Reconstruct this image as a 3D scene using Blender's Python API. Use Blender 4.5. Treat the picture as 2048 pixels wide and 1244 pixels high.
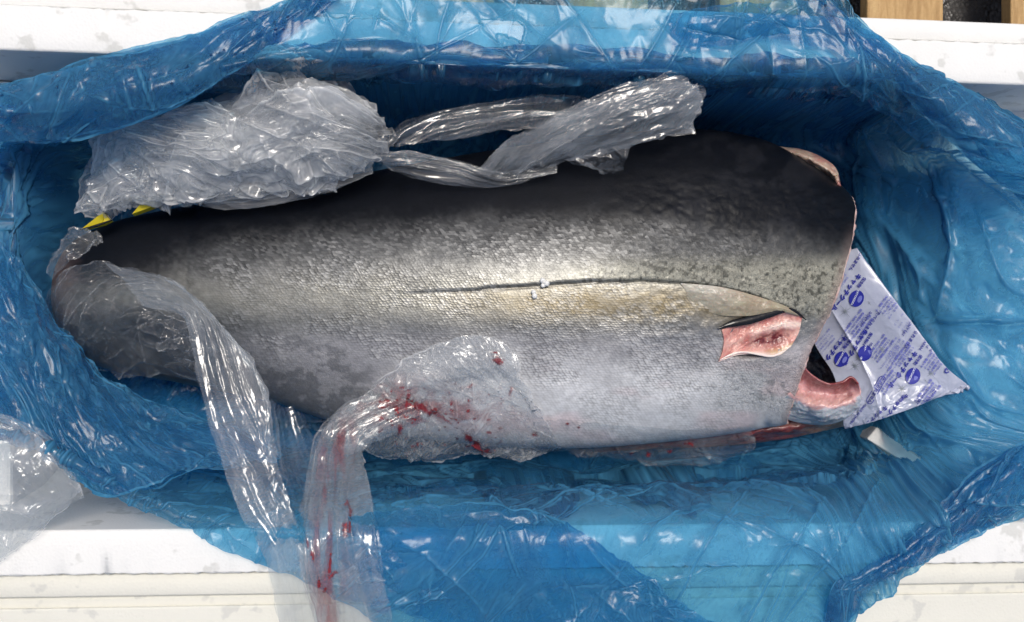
import bpy, math, random
import numpy as np
from mathutils import Vector, Matrix

for _o in list(bpy.data.objects):
    bpy.data.objects.remove(_o, do_unlink=True)
SC = bpy.context.scene
COL = SC.collection

# ------------------------------------------------------------------ camera
CAM = np.array([-0.10, 0.0, 1.56]); TGT = np.array([0.0, 0.0, 0.36])
FPX = 1761.0                                   # focal length in px of a 2048 wide frame
cam_d = bpy.data.cameras.new("camera"); cam = bpy.data.objects.new("camera", cam_d); COL.objects.link(cam)
cam.location = CAM
cam_d.sensor_width = 36; cam_d.lens = FPX / 2048 * 36; cam_d.clip_start = 0.01; cam_d.clip_end = 200
SC.camera = cam
_f = (TGT - CAM) / np.linalg.norm(TGT - CAM)
_r = np.cross(_f, [0, 1, 0]); _r /= np.linalg.norm(_r)
_u = np.cross(_r, _f)
cam.matrix_world = Matrix(((_r[0], _u[0], -_f[0], CAM[0]), (_r[1], _u[1], -_f[1], CAM[1]), (_r[2], _u[2], -_f[2], CAM[2]), (0, 0, 0, 1)))

# ------------------------------------------------------------------ light
SUN_EL, SUN_ROT = 71, 15
w = bpy.data.worlds.new("World"); SC.world = w; w.use_nodes = True
nt = w.node_tree; nt.nodes.clear()
sky = nt.nodes.new('ShaderNodeTexSky'); sky.sky_type = 'NISHITA'; sky.sun_disc = False
sky.sun_elevation = math.radians(SUN_EL); sky.sun_rotation = math.radians(SUN_ROT)
sky.air_density = 1.0; sky.dust_density = 4.0; sky.ozone_density = 0.6
bg = nt.nodes.new('ShaderNodeBackground'); bg.inputs[1].default_value = 0.075
wo = nt.nodes.new('ShaderNodeOutputWorld')
nt.links.new(sky.outputs[0], bg.inputs[0]); nt.links.new(bg.outputs[0], wo.inputs[0])
sun_d = bpy.data.lights.new("sun", 'SUN'); sun_d.energy = 1.5; sun_d.angle = math.radians(20)
sun_d.color = (1.0, 0.955, 0.88)
sun = bpy.data.objects.new("sun", sun_d); COL.objects.link(sun)
_a, _e = math.radians(SUN_ROT), math.radians(SUN_EL)
_sd = Vector((math.sin(_a) * math.cos(_e), math.cos(_a) * math.cos(_e), math.sin(_e)))
sun.rotation_euler = _sd.to_track_quat('Z', 'Y').to_euler(); sun.location = _sd * 5
vs = SC.view_settings; vs.view_transform = 'Standard'; vs.look = 'None'; vs.gamma = 1; vs.use_curve_mapping = False
vs.exposure = 0.60
cy = SC.cycles
cy.max_bounces = 8; cy.transparent_max_bounces = 32; cy.diffuse_bounces = 4; cy.glossy_bounces = 3; cy.use_adaptive_sampling = True; cy.adaptive_threshold = .03
cy.transmission_bounces = 10; cy.use_denoising = True; cy.caustics_reflective = False; cy.caustics_refractive = False
cy.sample_clamp_indirect = 6

# ------------------------------------------------------------------ helpers
def P(px, py, z):
    px = np.asarray(px, float); py = np.asarray(py, float); z = np.asarray(z, float)
    d = _f + np.multiply.outer((px - 1024) / FPX, _r) + np.multiply.outer((622 - py) / FPX, _u)
    t = (z - CAM[2]) / d[..., 2]
    return CAM + d * t[..., None]
def proj(v):
    q = v - CAM
    dz = q @ _f
    return 1024 + (q @ _r) / dz * FPX, 622 - (q @ _u) / dz * FPX

def hsh(i, j, s):
    n = (i.astype(np.int64) * 374761393 + j.astype(np.int64) * 668265263 + s * 1442695041) & 0xffffffff
    n = ((n ^ (n >> 13)) * 1274126177) & 0xffffffff
    n = ((n ^ (n >> 15)) * 2246822519) & 0xffffffff
    return ((n ^ (n >> 16)) & 0xffff) / 65535.0 * 2 - 1
def vn(x, y, s=0):                              # smooth value noise, -1..1
    i = np.floor(x); j = np.floor(y); a = x - i; b = y - j
    a = a * a * a * (a * (a * 6 - 15) + 10); b = b * b * b * (b * (b * 6 - 15) + 10)
    return ((hsh(i, j, s) * (1 - a) + hsh(i + 1, j, s) * a) * (1 - b)
            + (hsh(i, j + 1, s) * (1 - a) + hsh(i + 1, j + 1, s) * a) * b)
def fbm(x, y, s=0, o=4, g=0.5):
    r = 0; a = 1; t = 0
    for k in range(o):
        r = r + a * vn(x * 2 ** k + 17.3 * k, y * 2 ** k - 9.1 * k, s + k); t += a; a *= g
    return r / t * 1.4
def ln(x, y, s=0):                              # facetted noise: linear on a triangle lattice
    k = (x + y) * 0.366; X = x + k; Y = y + k
    i = np.floor(X); j = np.floor(Y); a = X - i; b = Y - j
    lo = a > b
    h0 = hsh(i, j, s); h2 = hsh(i + 1, j + 1, s)
    h1 = np.where(lo, hsh(i + 1, j, s), hsh(i, j + 1, s))
    m = np.maximum(a, b); n = np.minimum(a, b)
    return h0 * (1 - m) + h1 * (m - n) + h2 * n
def crumple(x, y, s=0, sc=0.05, o=3, warp=0.5, g=0.5):
    r = 0; a = 1.0; x = x / sc; y = y / sc
    wx = x + warp * fbm(x * .8, y * .8, s + 50, 2); wy = y + warp * fbm(x * .8 + 5, y * .8 + 9, s + 70, 2)
    for k in range(o):
        t = 0.7 + 1.9 * k + s * .37
        X = wx * math.cos(t) - wy * math.sin(t); Y = wx * math.sin(t) + wy * math.cos(t)
        r = r + a * ln(X * 2.1 ** k + 3.7 * k, Y * 2.1 ** k, s + 11 * k); a *= g
    return r
def ridges(x, y, s=0, p=7):                     # thin raised crease lines
    n = fbm(x, y, s, 3, .45)
    return np.clip(1 - np.abs(n) * 1.3, 0, 1) ** p
def sstep(a, b, x):
    t = np.clip((x - a) / (b - a), 0, 1); return t * t * (3 - 2 * t)

def cr1(A, n):                                  # Catmull-Rom resample of axis 0 to n points
    A = np.asarray(A, float); m = len(A)
    t = np.linspace(0, m - 1, n); i = np.minimum(t.astype(int), m - 2); f = t - i
    f = f.reshape((-1,) + (1,) * (A.ndim - 1))
    B = np.concatenate([[2 * A[0] - A[1]], A, [2 * A[-1] - A[-2]]])
    p0, p1, p2, p3 = B[i], B[i + 1], B[i + 2], B[i + 3]
    return 0.5 * (2 * p1 + (p2 - p0) * f + (2 * p0 - 5 * p1 + 4 * p2 - p3) * f ** 2 + (3 * p1 - p0 - 3 * p2 + p3) * f ** 3)
def even(A, n):                                 # same, evenly spaced by length
    D = cr1(A, 40 * len(A)); L = np.concatenate([[0], np.cumsum(np.linalg.norm(np.diff(D[:, :2], axis=0), axis=1))])
    t = np.linspace(0, L[-1], n)
    return np.stack([np.interp(t, L, D[:, k]) for k in range(D.shape[1])], 1)

def rgb(*c): return (c[0], c[1], c[2], 1)
def setp(o, label=None, cat=None, group=None, kind=None):
    if label: o["label"] = label
    if cat: o["category"] = cat
    if group: o["group"] = group
    if kind: o["kind"] = kind
    return o
def empty(name, loc, **k):
    o = bpy.data.objects.new(name, None); COL.objects.link(o); o.location = loc; o.empty_display_size = .05
    return setp(o, **k)
def mesh(name, V, F, mat, parent=None, smooth=True, col=None, uv=None, **k):
    V = np.asarray(V, float).reshape(-1, 3)
    if isinstance(F, list):
        FA = np.empty(len(F), object); FA[:] = F; F = FA
    loc = np.array(parent.location) if parent is not None and parent.type == 'EMPTY' else (np.array(parent["_org"]) if parent is not None and "_org" in parent else np.zeros(3))
    m = bpy.data.meshes.new(name)
    if parent is not None: V = V - loc
    if F.ndim == 2:
        n, q = F.shape
        m.vertices.add(len(V)); m.vertices.foreach_set("co", V.ravel())
        m.loops.add(n * q); m.loops.foreach_set("vertex_index", F.ravel().astype(np.int32))
        m.polygons.add(n); m.polygons.foreach_set("loop_start", np.arange(0, n * q, q, dtype=np.int32))
        m.polygons.foreach_set("loop_total", np.full(n, q, dtype=np.int32))
        m.update(calc_edges=True)
    else:
        m.from_pydata([tuple(v) for v in V], [], [tuple(f) for f in F]); m.update()
    if smooth: m.polygons.foreach_set("use_smooth", np.ones(len(m.polygons), bool))
    if col is not None:
        for nm, c in (col if isinstance(col, dict) else {"Col": col}).items():
            c = np.asarray(c, float)
            at = m.color_attributes.new(nm, 'FLOAT_COLOR', 'POINT')
            if c.ndim == 1: c = np.stack([c, c, c], 1)
            at.data.foreach_set("color", np.concatenate([c, np.ones((len(c), 1))], 1).ravel())
    if uv is not None:
        u = m.uv_layers.new(name="UVMap"); idx = np.empty(len(m.loops), np.int32); m.loops.foreach_get("vertex_index", idx)
        u.data.foreach_set("uv", np.asarray(uv, float).reshape(-1, 2)[idx].ravel())
    m.materials.append(mat)
    o = bpy.data.objects.new(name, m); COL.objects.link(o)
    if parent is not None: o.parent = parent
    return setp(o, **k)
def gridF(nv, nu, keep=None):
    a = np.arange(nv * nu).reshape(nv, nu)
    F = np.stack([a[:-1, :-1], a[:-1, 1:], a[1:, 1:], a[1:, :-1]], -1)
    return F.reshape(-1, 4) if keep is None else F[keep]
def upF(G, F):
    V = G.reshape(-1, 3); n = np.cross(V[F[:, 1]] - V[F[:, 0]], V[F[:, 3]] - V[F[:, 0]])
    return F[:, ::-1] if n[:, 2].mean() < 0 else F
def gnormals(G):
    du = np.gradient(G, axis=1); dv = np.gradient(G, axis=0)
    n = np.cross(du, dv); n /= np.linalg.norm(n, axis=-1, keepdims=True) + 1e-12
    n[n[..., 2] < 0] *= -1
    return n
def metric(G):
    U = np.concatenate([np.zeros((G.shape[0], 1)), np.cumsum(np.linalg.norm(np.diff(G, axis=1), axis=-1), axis=1)], 1)
    V = np.concatenate([np.zeros((1, G.shape[1])), np.cumsum(np.linalg.norm(np.diff(G, axis=0), axis=-1), axis=0)], 0)
    return np.broadcast_to(U.mean(0), U.shape).copy() * .5 + U * .5, V
def rails(rs, nu, nv):                          # rows of (px,py,z) control points -> px grid
    R = np.stack([even(r, nu) for r in rs])     # rows x nu x 3
    return cr1(R, nv)
def box(x0, x1, y0, y1, z0, z1):
    V = [(x0, y0, z0), (x1, y0, z0), (x1, y1, z0), (x0, y1, z0), (x0, y0, z1), (x1, y0, z1), (x1, y1, z1), (x0, y1, z1)]
    return V, [(3, 2, 1, 0), (4, 5, 6, 7), (0, 1, 5, 4), (1, 2, 6, 5), (2, 3, 7, 6), (3, 0, 4, 7)]
def bevel(o, wd, seg=2):
    b = o.modifiers.new("bevel", 'BEVEL'); b.width = wd; b.segments = seg; b.limit_method = 'ANGLE'

class M:                                        # tiny node helper
    def __init__(s, name):
        s.m = bpy.data.materials.new(name); s.m.use_nodes = True; s.t = s.m.node_tree; s.t.nodes.clear()
        s.out = s.n('OutputMaterial')
    def n(s, typ, ins=None, **k):
        d = s.t.nodes.new('ShaderNode' + typ)
        for a, v in k.items(): setattr(d, a, v)
        for a, v in (ins or {}).items():
            if isinstance(v, bpy.types.NodeSocket): s.t.links.new(v, d.inputs[a])
            else: d.inputs[a].default_value = v
        return d
    def math(s, op, a, b=0.0, clamp=False):
        return s.n('Math', {0: a, 1: b}, operation=op, use_clamp=clamp).outputs[0]
    def ramp(s, f, *st):
        d = s.n('ValToRGB', {0: f}); e = d.color_ramp.elements
        while len(e) < len(st): e.new(.5)
        for k, (p, c) in enumerate(st):
            e[k].position = p; e[k].color = c if len(c) == 4 else (*c, 1)
        return d.outputs[0]
    def mix(s, f, a, b, blend='MIX'):
        d = s.n('Mix', {0: f}, data_type='RGBA', blend_type=blend)
        for q, v in ((6, a), (7, b)):
            if isinstance(v, bpy.types.NodeSocket): s.t.links.new(v, d.inputs[q])
            else: d.inputs[q].default_value = v if len(v) == 4 else (*v, 1)
        return d.outputs[2]
    def noise(s, vec, sc, det=3, rough=.5, dist=0): return s.n('TexNoise', {'Vector': vec, 'Scale': sc, 'Detail': det, 'Roughness': rough, 'Distortion': dist}).outputs[0]
    def attr(s, nm): return s.n('Attribute', attribute_name=nm).outputs['Color']
    def obj(s): return s.n('TexCoord').outputs['Object']
    def uv(s): return s.n('TexCoord').outputs['UV']
    def bump(s, h, st, dist=.001, nrm=None):
        i = {'Height': h, 'Strength': st, 'Distance': dist}
        if nrm is not None: i['Normal'] = nrm
        return s.n('Bump', i).outputs[0]
    def done(s, sh): s.t.links.new(sh, s.out.inputs[0]); return s.m

# ------------------------------------------------------------------ materials
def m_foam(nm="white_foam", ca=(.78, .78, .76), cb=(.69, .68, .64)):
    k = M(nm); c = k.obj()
    bead = k.n('TexVoronoi', {'Vector': c, 'Scale': 260.0}).outputs[0]
    n1 = k.noise(c, 6, 4, .6); n2 = k.noise(c, 45, 3)
    colr = k.mix(k.math('MULTIPLY', k.ramp(n1, (.50, (0, 0, 0)), (.80, (1, 1, 1))), .35), ca, cb)
    sp = k.ramp(k.noise(c, 24, 3, .55), (.61, (0, 0, 0)), (.66, (1, 1, 1)))
    colr = k.mix(k.math('MULTIPLY', sp, .6), colr, (.52, .52, .49))
    b = k.bump(bead, .22, .0012); b = k.bump(n2, .10, .003, b)
    p = k.n('BsdfPrincipled', {'Base Color': colr, 'Roughness': .6, 'Normal': b, 'Specular IOR Level': .35})
    return k.done(p.outputs[0])
def m_wood():
    k = M("pallet_wood"); c = k.obj()
    mp = k.n('Mapping', {'Vector': c, 'Scale': (9, 1.2, 9)}).outputs[0]
    g = k.noise(mp, 9, 5, .6, .6); f = k.noise(c, 160, 2)
    colr = k.ramp(g, (.3, (.34, .20, .075)), (.55, (.52, .34, .15)), (.75, (.60, .42, .2)))
    colr = k.mix(k.math('MULTIPLY', f, .4), colr, (.30, .17, .06))
    p = k.n('BsdfPrincipled', {'Base Color': colr, 'Roughness': .7, 'Normal': k.bump(k.math('ADD', g, f), .5, .002)})
    return k.done(p.outputs[0])
def m_ground():
    k = M("wet_asphalt"); c = k.obj()
    a = k.n('TexVoronoi', {'Vector': c, 'Scale': 120.0}).outputs[0]; n = k.noise(c, 18, 4)
    colr = k.ramp(n, (.3, (.025, .024, .024)), (.7, (.075, .072, .07)))
    p = k.n('BsdfPrincipled', {'Base Color': colr, 'Roughness': k.ramp(n, (.35, (.15,) * 3), (.6, (.6,) * 3)), 'Normal': k.bump(a, .8, .004)})
    return k.done(p.outputs[0])
def film(name, tint, dif, haze, refl, rough, blood=False, transl=.5):
    k = M(name)
    a = k.attr("Col"); sep = k.n('SeparateColor', {0: a})
    hz_ = k.math('MULTIPLY', sep.outputs[0], haze, True)
    tr = k.n('BsdfTransparent', {0: rgb(*tint)})
    df = k.n('BsdfDiffuse', {0: rgb(*dif)}); tl = k.n('BsdfTranslucent', {0: rgb(*dif)})
    mk = k.n('MixShader', {0: transl, 1: df.outputs[0], 2: tl.outputs[0]})
    b = k.n('MixShader', {0: hz_, 1: tr.outputs[0], 2: mk.outputs[0]})
    if blood:
        bl = k.n('BsdfDiffuse', {0: rgb(.20, .008, .012)})
        b = k.n('MixShader', {0: sep.outputs[1], 1: b.outputs[0], 2: bl.outputs[0]})
    gl = k.n('BsdfGlossy', {0: rgb(1, 1, 1), 'Roughness': rough})
    fc = k.n('LayerWeight', {0: .5}).outputs[1]
    fr = k.math('ADD', refl, k.math('MULTIPLY', k.math('POWER', fc, 4.0), .5), True)
    o = k.n('MixShader', {0: fr, 1: b.outputs[0], 2: gl.outputs[0]})
    return k.done(o.outputs[0])
def m_flesh(name, rough=.28, bsc=160, bst=.5):
    k = M(name); c = k.obj()
    n = k.noise(c, bsc, 4, .6, .5)
    colr = k.mix(k.ramp(n, (.45, (0, 0, 0)), (.75, (.25, .25, .25))), k.attr("Col"), k.mix(.5, k.attr("Col"), (.75, .55, .5)))
    p = k.n('BsdfPrincipled', {'Base Color': colr, 'Roughness': rough, 'Normal': k.bump(n, bst, .002), 'Subsurface Weight': .15,
                               'Subsurface Radius': (.006, .002, .001), 'Subsurface Scale': 1.0, 'Coat Weight': .3, 'Coat Roughness': .15})
    return k.done(p.outputs[0])
def m_plain(name, c, rough=.5, **k2):
    k = M(name); n = k.noise(k.obj(), 90, 3)
    colr = k.mix(k.math('MULTIPLY', n, .5), rgb(*c), rgb(*[v * .6 for v in c]))
    p = k.n('BsdfPrincipled', {'Base Color': colr, 'Roughness': rough, 'Normal': k.bump(n, .3, .002), **k2})
    return k.done(p.outputs[0])
def m_skin():
    k = M("tuna_skin"); uv = k.uv()
    par = k.attr("Par"); sp = k.n('SeparateColor', {0: par})      # R silver, G scale relief, B rough mottle
    # staggered scales
    warp = k.n('VectorMath', {0: uv, 1: k.n('VectorMath', {0: k.n('TexNoise', {'Vector': uv, 'Scale': .02, 'Detail': 2.0}).outputs[1], 'Scale': 14.0}, operation='SCALE').outputs[0]}, operation='ADD').outputs[0]
    sx = k.n('SeparateXYZ', {0: warp})
    yy_ = k.math('MULTIPLY', sx.outputs[1], .20); xx_ = k.math('ADD', k.math('MULTIPLY', sx.outputs[0], .145), k.math('MULTIPLY', yy_, .5))
    mp = k.n('CombineXYZ', {0: xx_, 1: yy_}).outputs[0]
    vo = k.n('TexVoronoi', {'Vector': mp, 'Scale': 1.0, 'Randomness': .4})
    d = vo.outputs['Distance']; cellc = vo.outputs['Color']
    edge = k.ramp(d, (.30, (0, 0, 0)), (.75, (1, 1, 1)))
    fine = k.noise(uv, .16, 4, .65, .6); med = k.noise(uv, .045, 4, .6, 1.0)
    base = k.attr("Col")
    colr = k.mix(k.math('MULTIPLY', k.math('MULTIPLY', edge, sp.outputs[1]), .75), base, k.mix(.82, base, (0.004, .004, .006)))
    cellv = k.n('SeparateColor', {0: cellc}).outputs[0]
    colr = k.mix(k.math('MULTIPLY', k.math('MULTIPLY', k.math('POWER', cellv, 2.0), sp.outputs[1]), .45), colr, k.mix(.5, colr, (.9, .9, .88)))  # specular speckle put into the colour: some scales brightened
    mot = k.ramp(k.noise(uv, .2, 4, .7, 3.0), (.46, (0, 0, 0)), (.60, (1, 1, 1)))
    colr = k.mix(k.math('MULTIPLY', k.math('MULTIPLY', mot, sp.outputs[2]), .55), colr, k.mix(.85, colr, (.02, .02, .015)))
    tilt = k.n('SeparateColor', {0: vo.outputs['Position']}).outputs[0]
    h = k.math('MULTIPLY', k.math('SUBTRACT', 1.0, d), sp.outputs[1])
    nrm = k.bump(h, .34, .0014)
    nrm = k.bump(k.noise(uv, .12, 4, .65, 1.2), k.math('ADD', .12, k.math('MULTIPLY', sp.outputs[2], .9)), .003, nrm)
    nrm = k.bump(fine, .18, .0015, nrm)
    rg = k.math('ADD', .30, k.math('MULTIPLY', fine, .22))
    p = k.n('BsdfPrincipled', {'Base Color': colr, 'Roughness': rg, 'Metallic': k.math('MULTIPLY', sp.outputs[0], .65), 'Normal': nrm,
                               'Specular IOR Level': k.math('ADD', .16, k.math('MULTIPLY', sp.outputs[0], .34)), 'Coat Weight': k.math('MULTIPLY', sp.outputs[0], .25), 'Coat Roughness': .25})
    return k.done(p.outputs[0])
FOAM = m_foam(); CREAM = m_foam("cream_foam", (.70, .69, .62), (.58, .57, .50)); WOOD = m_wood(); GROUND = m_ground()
BLUE = film("blue_film", (.40, .73, .90), (.085, .33, .55), .38, .018, .24, transl=.55)
CLEAR = film("clear_film", (.965, .975, .98), (.93, .94, .95), .15, .05, .13, blood=True)
FLESH = m_flesh("tuna_flesh"); SKIN = m_skin()
BLACKSKIN = m_plain("black_wet_skin", (.008, .008, .009), .22)

# ------------------------------------------------------------------ setting: ground, pallet, foam box
V, F = box(-6, 6, -6, 6, -.21, -.20)
mesh("ground", V, F, GROUND, smooth=False, kind="structure")

pal = empty("wooden_pallet", (0, 0, -.20), label="pale wooden pallet with bare slats beneath the white foam box", cat="pallet")
for zb in (-.42, .0, .80):
    V, F = box(-1.25, 1.45, zb - .05, zb + .05, -.199, -.082)
    mesh("stringer", V, F, WOOD, pal, smooth=False)
ztop = -.05
xs = []
for a, b in ((1735, 1887), (2022, 2175)):
    xs.append((float(P(a, 20, ztop)[0]), float(P(b, 20, ztop)[0])))
wd = xs[0][1] - xs[0][0]; pit = xs[1][0] - xs[0][0]
for i in range(-8, 3):
    x0 = xs[0][0] + pit * i
    V, F = box(x0, x0 + wd, -.75, .95, -.081, ztop)
    o = mesh("slat", V, F, WOOD, pal, smooth=False); bevel(o, .003)

RZ = .36
ti = [P(300, 108, RZ), P(1950, 165, RZ)]; bi = [P(225, 1058, RZ), P(2000, 1042, RZ)]
YT = (ti[0][1] + ti[1][1]) / 2; ST = (ti[1][1] - ti[0][1]) / (ti[1][0] - ti[0][0])
YB = (bi[0][1] + bi[1][1]) / 2; SB = (bi[1][1] - bi[0][1]) / (bi[1][0] - bi[0][0])
fb = empty("foam_box", (0, 0, -.05), label="long white foam fish box lined with blue plastic film", cat="foam box")
def rail(name, y_in, slope, sgn, prof, mat, ch=()):
    xs_ = np.linspace(-1.15, 1.15, 461); V = []
    for x in xs_:
        for q, (o_, z) in enumerate(prof):
            jit = .0002 * float(vn(np.array([x * 12.0]), np.array([q * 3.3]), 3)[0]) + (.0016 * float(vn(np.array([x * 150.0]), np.array([q * 1.0]), 5)[0]) if q in ch else 0)
            V.append((x, y_in + slope * x + sgn * (o_ + jit), z))
    n = len(prof); a = np.arange(len(xs_) * n).reshape(len(xs_), n); b = np.roll(a, -1, axis=1)
    mesh(name, V, np.stack([a[:-1], a[1:], b[1:], b[:-1]], -1).reshape(-1, 4), mat, fb, smooth=False)
W_PR = [(-.10, .0005), (-.06, .012), (-.03, .042), (-.010, .11), (-.003, .20), (.0, RZ - .004), (.0005, RZ - .0012), (.004, RZ), (.020, RZ + .0004), (.0565, RZ), (.058, RZ - .0002), (.0592, RZ - .003), (.061, RZ - .016), (.061, -.049), (.035, -.049)]
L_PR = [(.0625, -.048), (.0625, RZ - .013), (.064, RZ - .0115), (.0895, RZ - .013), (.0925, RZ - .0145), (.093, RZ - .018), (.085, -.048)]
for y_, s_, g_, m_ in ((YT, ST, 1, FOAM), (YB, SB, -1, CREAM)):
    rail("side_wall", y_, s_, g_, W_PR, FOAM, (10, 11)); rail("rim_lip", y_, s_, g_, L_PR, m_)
V, F = box(-1.15, 1.15, YB - .02, YT + .02, -.045, -.001); mesh("floor", V, F, FOAM, fb, smooth=False)
LZ = .215
xr0 = float(P(1690, 700, .05)[0]); xr = float(P(1905, 700, LZ)[0]); xl = float(P(22, 150, LZ)[0])
V, F = box(xr, 1.14, YB - .004, YT + .004, .0, LZ)
V += [(xr0, YB - .004, .0), (xr0, YT + .004, .0), (xr0, YT + .004, .045), (xr0, YB - .004, .045)]
F = [f for k_, f in enumerate(F) if k_ != 5] + [(8, 9, 3, 0), (11, 4, 7, 10), (8, 11, 10, 9), (8, 0, 4, 11), (9, 10, 7, 3)]
bevel(mesh("end_ledge", V, F, FOAM, fb, smooth=False), .005)
V, F = box(-1.14, xl, YB - .004, YT + .004, .0, LZ); bevel(mesh("end_ledge", V, F, FOAM, fb, smooth=False), .006)

_ra = P(1744, 866, .118); _rb = P(1836, 928, .172); _n = np.array([-(_rb - _ra)[1], (_rb - _ra)[0], 0]); _n = _n / np.linalg.norm(_n) * .0135  # foam block added at the tear, raised to show white in direct light
V = [tuple(q + sg * _n * k_ + np.array([0, 0, dz])) for dz in (-.07, .0) for q, sg, k_ in ((_ra, -1, 1.0), (_rb, -1, .7), (_rb, 1, .7), (_ra, 1, 1.0))]
bevel(mesh("added_tear_block", V, [(3, 2, 1, 0), (4, 5, 6, 7), (0, 1, 5, 4), (1, 2, 6, 5), (2, 3, 7, 6), (3, 0, 4, 7)], FOAM, fb, smooth=False), .002)
lid = empty("foam_slab", (0, YB - .22, -.05), label="second white foam slab lying along the lower edge of the fish box", cat="foam slab")
def slab(name, x0, x1, o0, o1, z0, z1):
    V, F = box(x0, x1, 0, 1, z0, z1); V = [(x, YB + SB * x - (o0 if y > .5 else o1), z) for x, y, z in V]
    bevel(mesh(name, V, F, CREAM, lid, smooth=False), .004)
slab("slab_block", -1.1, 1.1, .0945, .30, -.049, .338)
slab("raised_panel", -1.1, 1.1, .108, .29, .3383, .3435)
# ------------------------------------------------------------------ tuna: shape functions
ZC0 = .165
_top = [(88, 575), (95, 545), (108, 510), (135, 478), (190, 450), (260, 428), (400, 402), (700, 350), (1000, 300), (1250, 268), (1400, 262), (1520, 281), (1600, 320), (1660, 356), (1690, 390), (1706, 440), (1713, 500)]
_bot = [(88, 590), (95, 630), (112, 675), (145, 712), (200, 742), (330, 766), (430, 785), (550, 808), (650, 840), (800, 872), (1000, 892), (1150, 894), (1300, 884), (1450, 868), (1600, 845), (1713, 818)]
def _curve(c):
    D = even(c, 1500); W = P(D[:, 0], D[:, 1], ZC0); o = np.argsort(W[:, 0]); return W[o, 0], W[o, 1]
TX, TY = _curve(_top); BX, BY = _curve(_bot)
FX0 = float(P(88, 582, ZC0)[0]) + .001; FX1 = float(P(1713, 600, ZC0)[0])
def px2x(px): return P(np.asarray(px, float), np.full(np.shape(px), 600.0), ZC0)[..., 0]
_hx = px2x([88, 100, 130, 200, 330, 600, 1000, 1300, 1500, 1713]); _hz = np.array([.004, .035, .062, .083, .098, .122, .142, .145, .138, .120])
_hd = cr1(np.stack([_hx, _hz], 1), 2000); _HX, _HZ = _hd[:, 0], _hd[:, 1]
for _i in range(3):
    _HZ = np.convolve(np.pad(_HZ, 40, mode='edge'), np.ones(81) / 81, 'valid')
_HZ[:120] = np.interp(_HX[:120], _hx, _hz)
def fishdim(x):
    yt = np.interp(x, TX, TY); yb = np.interp(x, BX, BY)
    hz = np.interp(x, _HX, _HZ)
    return (yt + yb) / 2, (yt - yb) / 2, hz, .02 + .145 * np.clip(hz / .14, .75, 1.1)
CREASE = even([(760, 588), (900, 582), (1060, 571), (1250, 563), (1360, 566), (1440, 575), (1530, 600), (1612, 636)], 300)
def crease_d(px, py):
    yy = np.interp(px, CREASE[:, 0], CREASE[:, 1]) + 2.2 * fbm(px / 55, px * 0, 91, 3); return py - yy
def skin_disp(px, py):
    d = crease_d(px, py); m = sstep(760, 1000, px) * (1 - sstep(1600, 1625, px))
    g = -.0022 * np.exp(-(d / 3.5) ** 2) + .0035 * np.exp(-np.abs(np.minimum(d, 0)) / 40) * (d < 0) - .0015 * np.exp(-np.maximum(d, 0) / 60) * (d >= 0)
    r = m * g
    mo = sstep(1150, 1400, px) * sstep(300, 420, py) * (1 - sstep(650, 800, py))
    r = r + mo * .0012 * fbm(px / 22, py / 14, 4, 4) + .0016 * fbm(px / 150, py / 90, 8, 3)
    a_ = math.radians(-20); wx_ = (px - 1524) * math.cos(a_) + (py - 673) * math.sin(a_); wy_ = -(px - 1524) * math.sin(a_) + (py - 673) * math.cos(a_)
    r = r - .020 * sstep(1.0, .72, np.hypot(wx_ / 82, wy_ / 40))
    # fold in front of the gill opening
    fd = (px - np.interp(py, [700, 760, 800, 850], [1575, 1555, 1545, 1530]))
    r = r - .004 * np.exp(-(fd / 12) ** 2) * sstep(720, 770, py)
    return r
def Hf(x, y):                                   # upper surface of the fish, -1 outside
    yc, hy, hz, zc = fishdim(x); t = np.clip((y - yc) / np.maximum(hy, 1e-4), -1, 1)
    z = zc + hz * np.sqrt(1 - t * t)
    return np.where((np.abs((y - yc) / np.maximum(hy, 1e-4)) < 1) & (x > FX0) & (x < FX1), z, -1.0)
def onfish(px, py, off=.0):                     # pixel -> point on the fish surface
    px = np.asarray(px, float); py = np.asarray(py, float); z = np.full(px.shape, .28)
    for _ in range(14):
        q = P(px, py, z); zn = Hf(q[..., 0], q[..., 1]); zn = np.where(zn < 0, ZC0, zn); z = .5 * z + .5 * zn
    return P(px, py, z + off)

# ------------------------------------------------------------------ blue liner
SURF = []
def wrinkle(x, y, s, sc):                       # bundles of parallel wrinkles in patches
    r = 0
    for k in range(3):
        t = s * 1.3 + k * 1.05 + .35 * fbm(x / (sc * 9), y / (sc * 9), s + 90 + k, 2)
        X = x * np.cos(t) + y * np.sin(t); Y = -x * np.sin(t) + y * np.cos(t)
        m = sstep(.0, .5, fbm(x / (sc * 5), y / (sc * 5), s + 60 + k, 2))
        r = r + m * ridges(X / (sc * 4.5), Y / sc, s + 20 + k, 4)
    return r
def rcreases(x, y, n, h, seed, base=None, spread=1.6, L=(.05, .2), wd=(.002, .005)):
    rg = np.random.RandomState(seed); d = np.zeros(x.shape, np.float32); x = x.astype(np.float32); y = y.astype(np.float32)
    for i in range(n):
        r_, c_ = rg.randint(x.shape[0]), rg.randint(x.shape[1]); x0, y0 = x[r_, c_], y[r_, c_]
        a = (rg.uniform(0, np.pi) if base is None else base + spread * rg.randn()); l = rg.uniform(*L) / 2; w_ = rg.uniform(*wd); cv = rg.uniform(-.7, .7)
        hh = h * rg.uniform(.35, 1) * (1 if rg.rand() < .65 else -1)
        m = (np.abs(x - x0) < l * 1.05) & (np.abs(y - y0) < l * 1.05)
        if not m.any(): continue
        dx = x[m] - x0; dy = y[m] - y0; t = dx * math.cos(a) + dy * math.sin(a); q = -dx * math.sin(a) + dy * math.cos(a) + cv * t * t
        d[m] += hh * np.exp(-np.abs(q) / w_) * np.clip(1 - (t / l) ** 2, 0, 1)
    return d
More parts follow.
